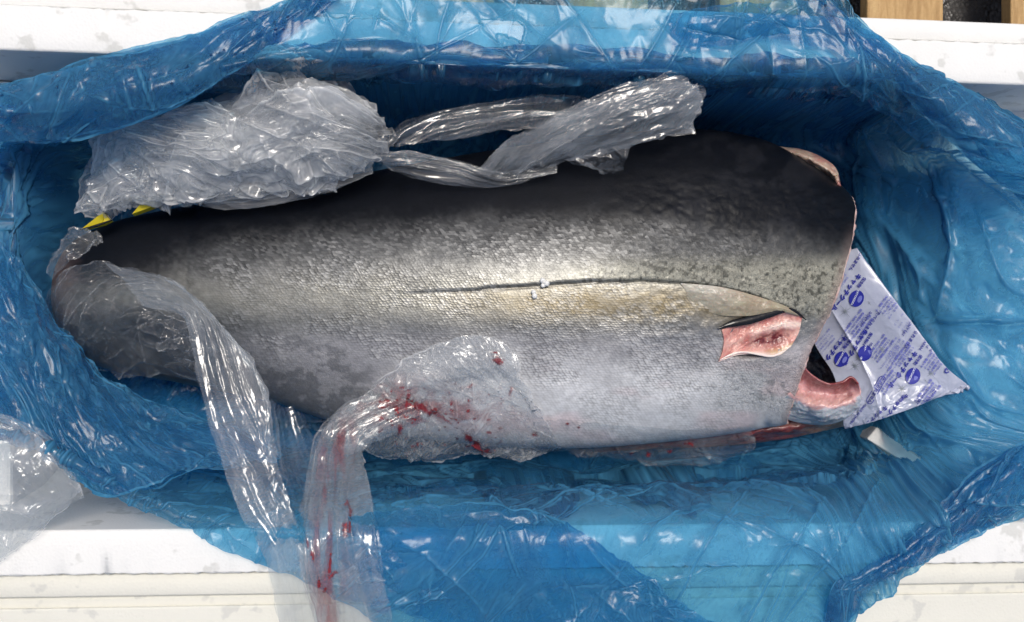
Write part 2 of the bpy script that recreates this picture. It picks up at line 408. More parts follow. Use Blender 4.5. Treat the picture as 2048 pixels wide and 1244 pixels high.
def boxz(x, y):                                  # lowest height film can hang at above the foam
    yt = YT + ST * x; yb = YB + SB * x
    z = np.maximum(np.where(x > xr0 - .01, np.clip(.05 + (LZ - .045) * (x - xr0) / (xr - xr0), 0, LZ), 0), LZ * sstep(xl + .11, xl + .002, x))
    r = RZ * np.maximum(sstep(yt - .022, yt - .002, y) * (y < yt + .062), sstep(yb + .022, yb + .002, y) * (y > yb - .062))
    cv = lambda o: np.interp(o, [.003, .010, .03, .06, .10], [.21, .118, .048, .016, 0])
    return np.maximum(np.maximum(z, r), np.maximum(np.where(y < yt, cv(yt - y), 0), np.where(y > yb, cv(y - yb), 0)))
def sheet(name, rs, nu, nv, mat, parent, soft=.006, ssc=.12, big=.003, bsc=.05, fine=.001, fsc=.016, wr=.0012, wsc=.012, ncre=30, hcre=.004, base=None, spread=1.6, seed=1, aniso=(1, 1), above=None,
          creases=(), col=None, hole=None, ampf=None, zoff=0, ragged=4.0, warp=.6, haze=1.0, hk=.38, wd=(.002, .005), L=(.05, .2), clamp=True, **k):
    g = rails(rs, nu, nv)
    U = np.linspace(0, 1, nu)[None, :].repeat(nv, 0); W = np.linspace(0, 1, nv)[:, None].repeat(nu, 1)
    if ragged:
        ev = np.abs(W * 2 - 1) ** 6 * np.sign(W - .5)
        g[..., 1] += ev * ragged * fbm(g[..., 0] / 45, g[..., 1] / 45, seed + 3, 3)
        g[..., 0] += ev * ragged * fbm(g[..., 0] / 45, g[..., 1] / 45, seed + 5, 3)
        eu = np.abs(U * 2 - 1) ** 10 * np.sign(U - .5)
        g[..., 0] += eu * ragged * 1.5 * fbm(g[..., 0] / 30, g[..., 1] / 30, seed + 8, 3)
    px, py = g[..., 0], g[..., 1]
    G = P(px, py, g[..., 2] + zoff); N = gnormals(G); mu, mv = metric(G)
    x, y = mu * aniso[0], mv * aniso[1]
    if mat is BLUE: wr *= .25; warp = .3
    wv = wrinkle(x, y, seed, wsc) if wr else 0
    fm = .35 + .65 * sstep(-.2, .5, fbm(x / .09, y / .09, seed + 77, 2))
    d = soft * fbm(x / ssc, y / ssc, seed + 40, 2 if mat is BLUE else 3) + big * crumple(x, y, seed, bsc, 3, warp) + fine * fm * crumple(x, y, seed + 31, fsc, 3, warp) + wr * wv
    if ncre: d = d + rcreases(x, y, ncre, hcre, seed, base, spread, L, wd)
    for (pts, h, wpx) in creases:
        C = even(pts, 80); lo = C.min(0) - 8 * wpx; hi = C.max(0) + 8 * wpx
        mk = (px > lo[0]) & (px < hi[0]) & (py > lo[1]) & (py < hi[1])
        if not mk.any(): continue
        qx, qy = px[mk], py[mk]; best = np.full(qx.shape, 1e9); tt = np.zeros(qx.shape)
        for q in range(79):
            ax, ay = C[q, :2]; bx_, by_ = C[q + 1, :2] - C[q, :2]; t = np.clip(((qx - ax) * bx_ + (qy - ay) * by_) / (bx_ ** 2 + by_ ** 2 + 1e-9), 0, 1)
            dd = (qx - ax - t * bx_) ** 2 + (qy - ay - t * by_) ** 2; m2 = dd < best; best = np.where(m2, dd, best); tt = np.where(m2, (q + t) / 79, tt)
        d[mk] += h * np.exp(-np.sqrt(best) / wpx) * np.sin(np.pi * np.clip(tt * .94 + .03, 0, 1)) ** .5
    if ampf is not None: d = d * ampf(px, py, U, W)
    G = G + N * d[..., None]
    if above is not None:
        z = Hf(G[..., 0], G[..., 1]) + above; m = z > G[..., 2]
        G[..., 2] = np.where(m, z + .35 * np.abs(d), G[..., 2])
    if clamp:
        z = boxz(G[..., 0], G[..., 1]) + .0025 + .004 * ((zoff + .05) / .05); m = z > G[..., 2]
        G[..., 2] = np.where(m, z + .3 * np.abs(d), G[..., 2])
    F = upF(G, gridF(nv, nu))
    if hole is not None:
        hm = hole(px, py); c4 = hm.ravel()[F].any(1); F = F[~c4]
    dn = np.abs(d - .25 * (np.roll(d, 3, 0) + np.roll(d, -3, 0) + np.roll(d, 3, 1) + np.roll(d, -3, 1)))
    hzv = haze * ((.75 if mat is BLUE else .55) + .45 * fbm(px / 70, py / 70, seed + 5, 3) + hk * np.clip(dn / .0012, 0, 2.5))
    c = np.stack([np.clip(hzv, .1, 8), np.zeros_like(px), np.zeros_like(px)], -1)
    if col is not None: c[..., 1] = col(px, py, U, W)
    SURF.append(G)
    return mesh(name, G, F, mat, parent, col=c.reshape(-1, 3), **k), G

lin = empty("plastic_liner", (0, 0, 0), label="crinkled translucent blue plastic liner spread inside the foam box and over its rims", cat="plastic liner")
cx = [-150, 30, 120, 350, 620, 900, 1300, 1640, 1715, 1770, 1930, 2200]
def row(ys, zs): return [(a, b, c) for a, b, c in zip(cx, ys, zs)]
main = np.array([
    row([230, 215, 195, 140, 10, -60, -60, -25, 30, 80, 178, 330], [.36, .37, .37, .37, .366, .366, .366, .367, .367, .367, .366, .36]),
    row([235, 222, 203, 150, 70, 40, 45, 60, 90, 115, 200, 345], [.36, .37, .37, .37, .366, .366, .366, .366, .368, .368, .36, .34]),
    row([240, 228, 210, 160, 116, 126, 141, 150, 155, 165, 235, 365], [.355, .366, .366, .367, .367, .367, .367, .367, .367, .366, .34, .31]),
    row([265, 258, 245, 195, 160, 165, 182, 190, 195, 220, 290, 400], [.30, .29, .29, .29, .30, .30, .30, .30, .30, .29, .27, .27]),
    row([330, 325, 318, 275, 240, 240, 250, 265, 275, 290, 370, 460], [.25, .22, .10, .06, .05, .05, .05, .06, .10, .14, .24, .25]),
    row([600] * 12, [.25, .22, .05, .008, .006, .006, .006, .012, .08, .12, .235, .27]),
    row([760, 785, 805, 840, 880, 905, 902, 882, 872, 860, 830, 800], [.25, .22, .08, .03, .03, .035, .035, .05, .09, .14, .235, .27]),
    row([820, 855, 885, 950, 985, 985, 980, 970, 965, 955, 925, 900], [.30, .28, .27, .26, .26, .26, .26, .27, .27, .265, .26, .29]),
    row([830, 870, 905, 1010, 1056, 1054, 1050, 1047, 1045, 1043, 1010, 950], [.36, .36, .36, .366, .367, .367, .367, .367, .367, .366, .35, .34]),
    row([840, 880, 920, 1040, 1110, 1150, 1150, 1150, 1140, 1120, 1040, 965], [.365, .366, .366, .367, .367, .367, .367, .367, .367, .367, .366, .36]),
    row([845, 885, 930, 1052, 1165, 1290, 1290, 1270, 1230, 1200, 1090, 980], [.366, .366, .366, .366, .360, .345, .345, .345, .35, .366, .366, .365]),
])
main[..., 2] += np.where(main[..., 2] > .345, .005, 0)
main[8:, :, 2] += np.where(main[8:, :, 2] > .35, .007, 0)
def main_amp(px, py, U, W):
    t = np.interp(px, [0, 620, 1300, 1950], [100, 116, 141, 165]); b = np.interp(px, [200, 2000], [1056, 1042])
    a = .5 + .5 * sstep(0, 60, np.minimum(py - t, b - py)); a = np.where(py > b - 30, np.maximum(a, .9), a)
    a = a * (1 + .5 * sstep(1700, 1850, px)); return a
def tear(px, py):
    ax, ay, bx, by = 1745, 868, 1832, 926; L2 = (bx - ax) ** 2 + (by - ay) ** 2
    t = np.clip(((px - ax) * (bx - ax) + (py - ay) * (by - ay)) / L2, 0, 1)
    d = np.hypot(px - ax - t * (bx - ax), py - ay - t * (by - ay)); return d < 14 - 6 * t
def lift_main(rs): return rs
cre = [([(900, 0), (880, 60), (870, 130)], .006, 5), ([(1170, 20), (1080, 90), (1020, 140)], .006, 6), ([(1360, -10), (1320, 70), (1270, 150)], .006, 6),
       ([(820, 20), (840, 110), (870, 190)], .005, 6), ([(1700, 40), (1725, 150), (1735, 260), (1760, 330)], .010, 7), ([(1735, 180), (1830, 250), (1960, 360), (2048, 440)], .008, 8),
       ([(1850, 340), (1900, 470), (1880, 620)], .008, 12), ([(1840, 640), (1920, 640), (2048, 640)], .008, 6), ([(1900, 700), (1960, 800), (2048, 830)], .007, 8),
       ([(1500, 980), (1400, 1100), (1330, 1230)], .006, 6), ([(1650, 1000), (1560, 1130), (1480, 1260)], .007, 7), ([(1600, 960), (1660, 1070), (1640, 1120)], .006, 5),
       ([(1760, 960), (1700, 1060), (1560, 1250)], .006, 6), ([(1200, 960), (1400, 930), (1650, 870), (1720, 850)], .005, 8), ([(900, 930), (1150, 960), (1400, 945), (1600, 910)], .005, 8), ([(700, 960), (950, 940), (1200, 950), (1450, 930), (1650, 890)], .012, 10), ([(800, 930), (1000, 960), (1300, 965), (1550, 940)], .010, 9),
       ([(760, 990), (1000, 1005), (1250, 990)], .005, 6), ([(20, 300), (60, 400), (40, 520), (90, 620)], .012, 12), ([(160, 290), (120, 430), (90, 560), (80, 640)], .014, 9), ([(110, 300), (70, 430)], .01, 10),
       ([(1450, 290), (1560, 260), (1700, 330), (1900, 400)], .008, 10), ([(1750, 420), (1830, 520), (1850, 600)], .01, 10), ([(1950, 420), (1990, 560), (2048, 600)], .008, 10)]
sheet("liner_sheet", list(main), 1000, 620, BLUE, lin, soft=.013, ssc=.15, big=.007, bsc=.09, fine=.0012, fsc=.035, wr=.0010, wsc=.014, ncre=420, hcre=.0055, wd=(.0014, .006), hk=1.5, L=(.03, .24), seed=4, ampf=main_amp, hole=tear, creases=cre, ragged=5)

low = main[3:8, :9].copy(); low[..., 2] -= .010
sheet("liner_underlayer", list(low), 560, 260, BLUE, lin, soft=.010, ssc=.11, big=.004, bsc=.07, fine=.001, fsc=.03, wr=.001, wsc=.014, ncre=120, hcre=.005, wd=(.0016, .006), hk=1.2, seed=9, ragged=5, zoff=-.01, hole=tear)
SURF.pop()
# folded-over bands and flaps of the same liner
fl = [[(-80, 190, .36), (60, 155, .372), (160, 125, .374), (270, 100, .374), (395, 68, .372), (445, 48, .371), (560, 0, .370), (680, -60, .368)],
      [(-80, 235, .36), (60, 215, .385), (160, 200, .395), (270, 170, .392), (385, 138, .39), (450, 98, .385), (565, 40, .38), (680, -35, .372)],
      [(-80, 280, .33), (60, 282, .355), (150, 275, .36), (260, 245, .365), (360, 205, .37), (455, 150, .37), (570, 80, .372), (680, -10, .37)]]
for q in range(3):
    rr = [[(a, b + (q * 3 if j == 2 else 0) , c) for a, b, c in r] for j, r in enumerate(fl)]
    sheet("folded_flap", rr, 330, 90, BLUE, lin, soft=.008, ssc=.12, big=.004, fine=.0010, fsc=.025, wr=.0005, ncre=26, hcre=.004, wd=(.0015, .006), seed=20 + q, hk=1.2, zoff=-.009 * q, ragged=3)
f2 = [[(-60, 430, .30), (25, 510, .31), (85, 610, .30), (155, 690, .28), (240, 780, .27), (330, 830, .27), (450, 850, .27), (545, 905, .29)],
      [(-60, 560, .34), (25, 640, .35), (80, 720, .35), (150, 790, .34), (235, 850, .33), (330, 880, .32), (450, 880, .31), (560, 915, .31)],
      [(-60, 800, .365), (30, 845, .37), (100, 890, .37), (150, 958, .375), (208, 992, .375), (300, 975, .37), (390, 938, .35), (560, 925, .33)]]
for q in range(2):
    sheet("folded_flap", f2, 300, 180, BLUE, lin, soft=.012, ssc=.12, big=.007, bsc=.06, fine=.0015, fsc=.025, wr=.0006, ncre=36, hcre=.004, wd=(.0015, .006), seed=30 + q, hk=1.2, zoff=-.013 * q, ragged=6)
f4 = [[(1600, -60, .369), (1700, 24, .371), (1770, 80, .372), (1860, 143, .373), (1960, 195, .372), (2060, 245, .37), (2160, 300, .37)],
      [(1610, -30, .373), (1710, 60, .378), (1775, 115, .38), (1855, 185, .385), (1945, 255, .385), (2050, 320, .385), (2160, 370, .38)],
      [(1620, 0, .369), (1700, 90, .368), (1762, 150, .368), (1835, 220, .365), (1910, 290, .355), (2020, 385, .345), (2160, 480, .34)]]
for q in range(2):
    sheet("folded_flap", f4, 320, 90, BLUE, lin, soft=.006, ssc=.10, big=.002, fine=.0005, wr=.0007, ncre=18, hcre=.006, wd=(.0015, .006), base=.0, spread=.5, L=(.08, .3), seed=40 + q, hk=1.2, zoff=-.007 * q, ragged=4)
f5 = [[(2160, 850, .345), (2048, 890, .36), (1960, 932, .372), (1900, 992, .376), (1850, 1050, .376), (1780, 1110, .374), (1705, 1150, .372), (1662, 1175, .37), (1640, 1300, .35)],
      [(2160, 920, .37), (2048, 930, .395), (1985, 975, .40), (1925, 1035, .395), (1860, 1085, .392), (1790, 1130, .39), (1730, 1165, .385), (1690, 1210, .38), (1655, 1300, .36)],
      [(2160, 950, .368), (2055, 992, .369), (2005, 1030, .369), (1955, 1060, .370), (1880, 1098, .370), (1805, 1130, .369), (1765, 1158, .368), (1725, 1215, .366), (1680, 1300, .35)]]
for q in range(2):
    sheet("folded_flap", f5, 320, 90, BLUE, lin, soft=.008, ssc=.10, big=.003, fine=.0005, wr=.0007, ncre=20, hcre=.006, wd=(.0015, .006), base=.0, spread=.5, L=(.08, .3), seed=50 + q, hk=1.2, zoff=-.009 * q, ragged=4)
f6 = [[(690, 1030, .372), (800, 1022, .374), (900, 1008, .376), (980, 1002, .377), (1060, 1014, .377), (1150, 1058, .377), (1230, 1112, .376), (1340, 1185, .375), (1460, 1275, .37)],
      [(690, 1120, .371), (800, 1120, .373), (890, 1110, .374), (980, 1110, .374), (1050, 1120, .374), (1120, 1150, .374), (1200, 1190, .373), (1300, 1240, .372), (1400, 1300, .365)],
      [(690, 1205, .368), (800, 1222, .368), (870, 1250, .368), (960, 1290, .36), (1020, 1300, .36), (1100, 1300, .36), (1180, 1300, .36), (1260, 1310, .36), (1380, 1320, .36)]]
sheet("folded_flap", f6, 340, 140, BLUE, lin, soft=.011, ssc=.12, big=.006, bsc=.08, fine=.0015, fsc=.03, wr=.0012, ncre=50, hcre=.0045, zoff=.006, seed=61, hk=1.2, ragged=9)
f7 = [[(1330, 30, .37), (1420, 15, .372), (1520, 5, .374), (1620, 0, .374), (1690, 20, .373)],
      [(1340, 50, .375), (1430, 50, .38), (1530, 45, .382), (1620, 45, .38), (1695, 60, .376)],
      [(1350, 95, .370), (1450, 90, .37), (1550, 78, .370), (1620, 90, .37), (1700, 118, .37)]]
sheet("folded_flap", f7, 180, 60, BLUE, lin, soft=.005, big=.003, ncre=14, hcre=.006, seed=71, hk=1.2, ragged=4)

# ------------------------------------------------------------------ tuna
tx, ty = P(900, 600, .0)[:2]
tuna = empty("tuna", (float(tx), float(ty), .02), label="large headless tuna with black back and silver belly lying on its side", cat="tuna")
NU, NT = 760, 420
u = np.linspace(0, 1, NU); u = np.where(u < .12, u ** 1.6 * (.12 ** -.6), u)
th = np.concatenate([np.linspace(0, np.pi, 320), np.linspace(np.pi, 2 * np.pi, NT - 320 + 1)[1:-1]]); NT = len(th)
vv = (1 - np.cos(th)) / 2
XRp = np.interp(vv, [0, .06, .13, .3, .45, .58, .73, .87, .95, 1], [1690, 1704, 1711, 1704, 1684, 1660, 1617, 1590, 1576, 1572])
XR = px2x(XRp)
for _ in range(6):
    _d = fishdim(XR); XR = P(XRp, np.full(NT, 560.0), _d[3] + _d[2] * np.maximum(np.sin(th), 0))[:, 0]
X = FX0 + (XR[:, None] - FX0) * u[None, :]
yc, hy, hz, zc = fishdim(X)
Yw = yc + hy * np.cos(th)[:, None]; Zw = zc + hz * np.sin(th)[:, None] * np.where(np.sin(th) < 0, .85, 1)[:, None]
G = np.stack([X, Yw, Zw], -1)
px, py = proj(G)
N = np.stack([np.zeros_like(X), np.cos(th)[:, None] / np.maximum(hy, .01), np.sin(th)[:, None] / np.maximum(hz, .01)], -1); N /= np.linalg.norm(N, axis=-1, keepdims=True)
upm = np.clip(np.sin(th) * 4, 0, 1)[:, None]
G = G + N * (skin_disp(px, py) * upm)[..., None]
v = vv[:, None].repeat(NU, 1)
def lerp(a, b, t): return np.asarray(a) * (1 - t[..., None]) + np.asarray(b) * t[..., None]
n1 = fbm(px / 60, py / 45, 11, 5); n2 = fbm(px / 24, py / 16, 15, 4); n3 = fbm(px / 160, py / 60, 19, 3); n4 = fbm(px / 9, py / 7, 23, 3)
# boundary of the black back (px rows), varies along the body
yb_ = np.interp(px, [100, 250, 450, 700, 1000, 1250, 1450, 1600, 1710], [610, 590, 515, 492, 476, 478, 495, 508, 520])
tb = sstep(-75, 130, py - yb_ + 12 * n1 + 5 * n2 + 9 * n4)
c = lerp((.005, .006, .009), (.20, .205, .205), tb)
# warm grey along the side, lavender lower flank, pale blue-grey belly
warm = np.exp(-((py - np.interp(px, [300, 700, 1100, 1700], [600, 590, 590, 560])) / 55) ** 2) * tb
c = lerp(c, (.33, .32, .27), .75 * warm)
gold = np.exp(-((py - np.interp(px, [850, 1100, 1500], [600, 605, 610])) / 34) ** 2) * sstep(800, 1150, px) * (1 - sstep(1560, 1620, px)) * (crease_d(px, py) > -2)
c = lerp(c, (.25, .20, .11), np.clip(.8 * gold * (1 + .4 * n2), 0, .9))
lav = sstep(640, 700, py) * tb
c = lerp(c, (.31, .31, .33), .8 * lav)
bel = sstep(665, 790, py + 25 * n1) * sstep(700, 950, px)
c = lerp(c, (.64, .645, .66), .9 * bel)
c = lerp(c, (.66, .52, .53), np.clip(.6 * bel * sstep(.0, .7, n3) , 0, 1))
# dark blotches on the rear belly and below the wound
blo = sstep(640, 720, py + 22 * n1 - .10 * (px - 450)) * sstep(330, 430, px) * (1 - sstep(640, 820, px))
c = lerp(c, (.045, .05, .06), np.clip(blo * sstep(-.45, .75, n1 + .8 * n2 + .7 * n4 + (py - 740) / 200), 0, .55))
b2 = sstep(700, 730, py) * (1 - sstep(800, 850, py)) * sstep(1380, 1470, px)
c = lerp(c, (.10, .12, .13), np.clip(.6 * b2 * sstep(-.1, .8, .5 * n2 + .9 * n4), 0, 1))
# rough olive mottling above the crease
ol = sstep(1080, 1300, px) * sstep(500, 545, py) * (crease_d(px, py) < 3) * (1 - sstep(600, 660, py))
c = lerp(c, (.42, .41, .33), .6 * ol)
n5 = fbm(px / 7, py / 5 + px / 30, 29, 3)
c = lerp(c, (.035, .036, .028), np.clip(ol * sstep(.05, .5, n5 + .45 * n2 - .15), 0, .75))
sh = sstep(1200, 1400, px) * (1 - tb) * sstep(-.1, .6, n1 + n2 * .5)
c = lerp(c, (.03, .031, .037), .25 * sh)
dk = (1 - sstep(340, 620, px + 25 * n1)) * sstep(570, 650, py + 10 * n2 - .05 * (px - 300))  # dark lower tail: mottled skin plus shade put into the colour
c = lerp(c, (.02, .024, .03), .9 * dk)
# tail stump: bare brownish flesh
ts = 1 - sstep(105, 165, px + 18 * n2)
c = lerp(c, (.10, .07, .068), .8 * ts)
# dark thin line in the crease
cl = np.exp(-(crease_d(px, py) / (2.4 + 1.2 * fbm(px / 30, px * 0, 92, 2))) ** 2) * sstep(820, 1000, px) * (1 - sstep(1560, 1610, px)) * (upm > 0)
c = lerp(c, (.02, .018, .012), .75 * cl)
# pale edge next to the cut
ed = sstep(.985, 1.0, u)[None, :] * np.ones_like(v)
c = lerp(c, (.42, .30, .27), .45 * ed * sstep(.2, .5, v))
c = np.clip(c * (1 + .14 * n4[..., None] + .10 * n1[..., None]), .004, .9)
silver = tb * (1 - .75 * bel) * (1 - .6 * gold) * (1 - .3 * ol) * (1 - .6 * lav) * (1 - ts) * .9
scale = sstep(330, 520, px) * (1 - sstep(1420, 1580, px)) * sstep(-60, 0, py - yb_) * (1 - .55 * sstep(720, 860, py)) * (1 - .9 * ol) * (1 - .85 * blo)
rough = np.clip(sstep(1150, 1350, px) * sstep(-60, 60, py - yb_) * (1 - sstep(640, 720, py)) * (crease_d(px, py) < 0) + .8 * b2 + .5 * sstep(1480, 1600, px) * sstep(560, 620, py) + .55 * blo, 0, 1)
scale = scale * (.45 + .75 * sstep(-.3, .5, fbm(px / 110, py / 50, 33, 4)))
par = np.stack([silver, np.clip(scale, 0, 1), rough], -1)
Fq = gridF(NT, NU); wrap = np.stack([np.arange(NU - 1) + (NT - 1) * NU, np.arange(1, NU) + (NT - 1) * NU, np.arange(1, NU), np.arange(NU - 1)], -1)
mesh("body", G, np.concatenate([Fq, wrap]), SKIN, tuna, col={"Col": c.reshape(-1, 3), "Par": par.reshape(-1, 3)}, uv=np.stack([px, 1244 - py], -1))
# cut edge turning into the dark gill cavity
E = G[:, -1]; ctr = E.mean(0)
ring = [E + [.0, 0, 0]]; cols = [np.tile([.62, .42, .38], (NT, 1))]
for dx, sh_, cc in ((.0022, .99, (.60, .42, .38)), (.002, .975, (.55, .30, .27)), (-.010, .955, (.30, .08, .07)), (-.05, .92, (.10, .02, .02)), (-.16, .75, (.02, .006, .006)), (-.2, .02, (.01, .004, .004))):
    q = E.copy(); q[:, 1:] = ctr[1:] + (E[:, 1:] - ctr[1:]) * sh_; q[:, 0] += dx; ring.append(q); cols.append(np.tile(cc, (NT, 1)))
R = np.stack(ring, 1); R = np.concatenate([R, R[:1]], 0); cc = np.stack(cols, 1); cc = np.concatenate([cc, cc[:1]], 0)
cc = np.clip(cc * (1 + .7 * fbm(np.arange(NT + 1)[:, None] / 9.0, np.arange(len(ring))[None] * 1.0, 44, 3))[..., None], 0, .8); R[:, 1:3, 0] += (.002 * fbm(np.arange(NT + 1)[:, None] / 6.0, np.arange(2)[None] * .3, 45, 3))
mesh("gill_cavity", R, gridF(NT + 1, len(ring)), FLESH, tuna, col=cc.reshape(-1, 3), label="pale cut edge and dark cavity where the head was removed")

def fleshpatch(name, rs, nu, nv, colf, amp=.0015, sc=.012, seed=3, thick=.003, mat=None, fish=None, **k):
    g = rails(rs, nu, nv); px, py = g[..., 0], g[..., 1]
    G = onfish(px, py) + np.array([0, 0, 1.0]) * g[..., 2:3] if fish else P(px, py, g[..., 2])
    N = gnormals(G); mu, mv = metric(G)
    U = np.linspace(0, 1, nu)[None, :].repeat(nv, 0); W = np.linspace(0, 1, nv)[:, None].repeat(nu, 1)
    em = np.clip(8 * np.minimum(np.minimum(U, 1 - U), np.minimum(W, 1 - W)), 0, 1)
    G = G + N * (amp * em * fbm(mu / sc, mv / sc, seed, 4))[..., None]
    o = mesh(name, G, upF(G, gridF(nv, nu)), mat or FLESH, tuna, col=colf(px, py, U, W).reshape(-1, 3), uv=np.stack([px, py], -1), **k)
    if thick:
        s = o.modifiers.new("thickness", 'SOLIDIFY'); s.thickness = thick; s.offset = -1
    return o
# pectoral wound
def wcol(px, py, U, W):
    n = fbm(px / 14, py / 9, 5, 4); n_ = fbm(U * 9, W * 3, 6, 3)
    c = lerp((.56, .20, .17), (.74, .42, .36), np.clip(.5 + .8 * n_, 0, 1))
    str_ = np.clip(np.sin(U * 90 + 3 * n) * .5 + .5, 0, 1) * np.exp(-((W - .22) / .13) ** 2)
    c = lerp(c, (.36, .07, .07), .45 * str_)
    c = lerp(c, (.80, .62, .56), np.clip(np.exp(-((W - .45) / .1) ** 2) * sstep(.2, .9, U), 0, .8))
    c = lerp(c, (.13, .01, .015), np.clip(1.5 * np.exp(-(((U - .66) / .28) ** 2 + ((W - .72) / .13) ** 2)) * np.clip(.75 + n, 0, 1), 0, 1))
    c = lerp(c, (.50, .34, .16), np.clip(sstep(.86, .95, W) * sstep(.55, .75, U) * .8, 0, 1))
    c = lerp(c, (.82, .70, .64), np.clip(sstep(.92, 1, W) * .8, 0, 1))
    return c
wr = [[(1444, 660, .0012), (1485, 642, .001), (1530, 628, .001), (1572, 619, .001), (1603, 632, .0012)],
      [(1447, 677, .001), (1488, 658, -.005), (1530, 645, -.005), (1570, 636, -.004), (1602, 640, .001)],
      [(1446, 693, .001), (1487, 675, -.003), (1527, 663, -.002), (1566, 653, -.002), (1600, 652, .001)],
      [(1443, 707, .001), (1484, 692, -.005), (1523, 684, -.009), (1560, 676, -.009), (1595, 668, .001)],
      [(1437, 723, .0012), (1474, 708, .0018), (1513, 709, .0022), (1551, 715, .003), (1582, 692, .002)]]
wr = [[(a + 2.2 * math.sin(a * .9 + b) * (j in (0, 4)), b + 2.5 * math.sin(a * .7) * (j == 4), c) for a, b, c in r] for j, r in enumerate(wr)]
fleshpatch("pectoral_wound", [[(a, b, c + .001) for a, b, c in r] for r in wr], 130, 80, wcol, amp=.0016, sc=.007, fish=True, thick=.001, label="raw pink flesh where the pectoral fin was cut off")
def tube(name, pts, rad, mat, parent, seg=12, n=60, flat=1.0, lift=0.0, colv=None, fish=True, **k):
    D = even([(a, b, 0) for a, b in pts], n); C = onfish(D[:, 0], D[:, 1], lift) if fish else P(D[:, 0], D[:, 1], np.full(n, lift))
    r = np.interp(np.linspace(0, 1, n), np.linspace(0, 1, len(rad)), rad)
    T = np.gradient(C, axis=0); T /= np.linalg.norm(T, axis=1, keepdims=True); S = np.cross(T, [0, 0, 1.0]); S /= np.linalg.norm(S, axis=1, keepdims=True); Bn = np.cross(S, T)
    a = np.linspace(0, 2 * np.pi, seg, endpoint=False)
    V = C[:, None] + r[:, None, None] * (np.cos(a)[None, :, None] * S[:, None] + flat * np.sin(a)[None, :, None] * Bn[:, None])
    idx = np.arange(n * seg).reshape(n, seg); b = np.roll(idx, -1, 1)
    F = np.stack([idx[:-1], idx[1:], b[1:], b[:-1]], -1).reshape(-1, 4)
    return mesh(name, V, F, mat, parent, col=np.tile(colv or (.5, .3, .3), (n * seg, 1)), **k)
tube("fin_socket_lip", [(1436, 657), (1462, 648), (1500, 640), (1540, 628), (1572, 620), (1592, 624), (1612, 640)], [.0008, .0055, .0065, .006, .0045, .003, .0006], BLACKSKIN, tuna, flat=.7, lift=.005, label="glossy black lip along the cut pectoral fin socket")
tube("wound_edge", [(1440, 720), (1460, 710), (1485, 704), (1515, 708), (1545, 712), (1572, 700)], [.0005, .0018, .0012, .002, .0018, .0005], FLESH, tuna, flat=.7, lift=.0065, colv=(.85, .72, .66))
# golden fin pocket fold over the socket
def pocket(px, py, U, W):
    n = fbm(px / 30, py / 6, 9, 4); c = lerp((.34, .30, .20), (.36, .27, .19), np.clip(.5 + n, 0, 1)); c = lerp(c, (.42, .41, .36), (1 - sstep(.15, .6, U)) * .8); return lerp(c, (.20, .18, .12), np.clip(W * .8 + .3 * n, 0, 1))
fleshpatch("fin_pocket", [[(1360, 566, .0015), (1440, 574, .003), (1520, 595, .004), (1575, 615, .005), (1608, 636, .004)],
                          [(1370, 580, .001), (1440, 598, .005), (1510, 612, .007), (1565, 618, .008), (1604, 634, .004)],
                          [(1380, 600, .0), (1430, 628, .001), (1490, 632, .006), (1550, 623, .007), (1600, 633, .004)]], 90, 40, pocket, amp=.001, sc=.01, fish=True, thick=0)
# gill flap
def gcol(px, py, U, W):
    n = fbm(px / 18, py / 12, 8, 4)
    c = lerp((.34, .12, .12), (.62, .36, .36), sstep(.05, .45, W + .15 * n))
    c = lerp(c, (.20, .015, .02), np.clip(np.exp(-(W / .13) ** 2) * (.4 + .8 * sstep(.3, .8, U)) , 0, 1))
    c = lerp(c, (.66, .40, .36), np.exp(-((W - .44) / .07) ** 2) * .7)
    c = lerp(c, (.50, .53, .57), sstep(.5, .60, W + .05 * n)); return np.clip(c * (1 + .22 * n[..., None]), 0, .9)
def _fl(a, b, o_=.003): return (a, b, float(onfish(np.array([float(a)]), np.array([float(b)]), o_)[0, 2]))
fleshpatch("gill_flap", [[(1602, 730, .243), (1628, 755, .243), (1656, 769, .246), (1685, 765, .252), (1702, 755, .253), (1714, 768, .255)],
                         [(1588, 764, .225), (1620, 780, .216), (1655, 788, .219), (1685, 786, .225), (1706, 779, .234), (1719, 778, .246)],
                         [_fl(1580, 786, .001), (1614, 808, .226), (1655, 814, .238), (1690, 808, .240), (1711, 796, .243), (1722, 788, .246)],
                         [_fl(1566, 800, -.003), (1608, 829, .200), (1650, 837, .219), (1695, 828, .222), (1716, 812, .228), (1724, 797, .234)],
                         [_fl(1545, 824, -.008), (1590, 844, .170), (1650, 850, .18), (1692, 838, .19), (1712, 820, .2), (1716, 802, .21)]], 140, 90, gcol, amp=.0022, sc=.014, label="pink gill membrane folded out beside the ice pack")
fleshpatch("gill_shade_patch", [[(1560, 660, .12), (1620, 660, .12), (1690, 700, .12)], [(1560, 720, .10), (1630, 720, .09), (1700, 750, .10)], [(1570, 790, .11), (1640, 800, .10), (1700, 810, .11)]], 40, 40, lambda px, py, U, W: lerp((.012, .004, .004), (.05, .012, .012), U), amp=.003, sc=.02)  # near-black sheet added to paint the shade inside the gill opening
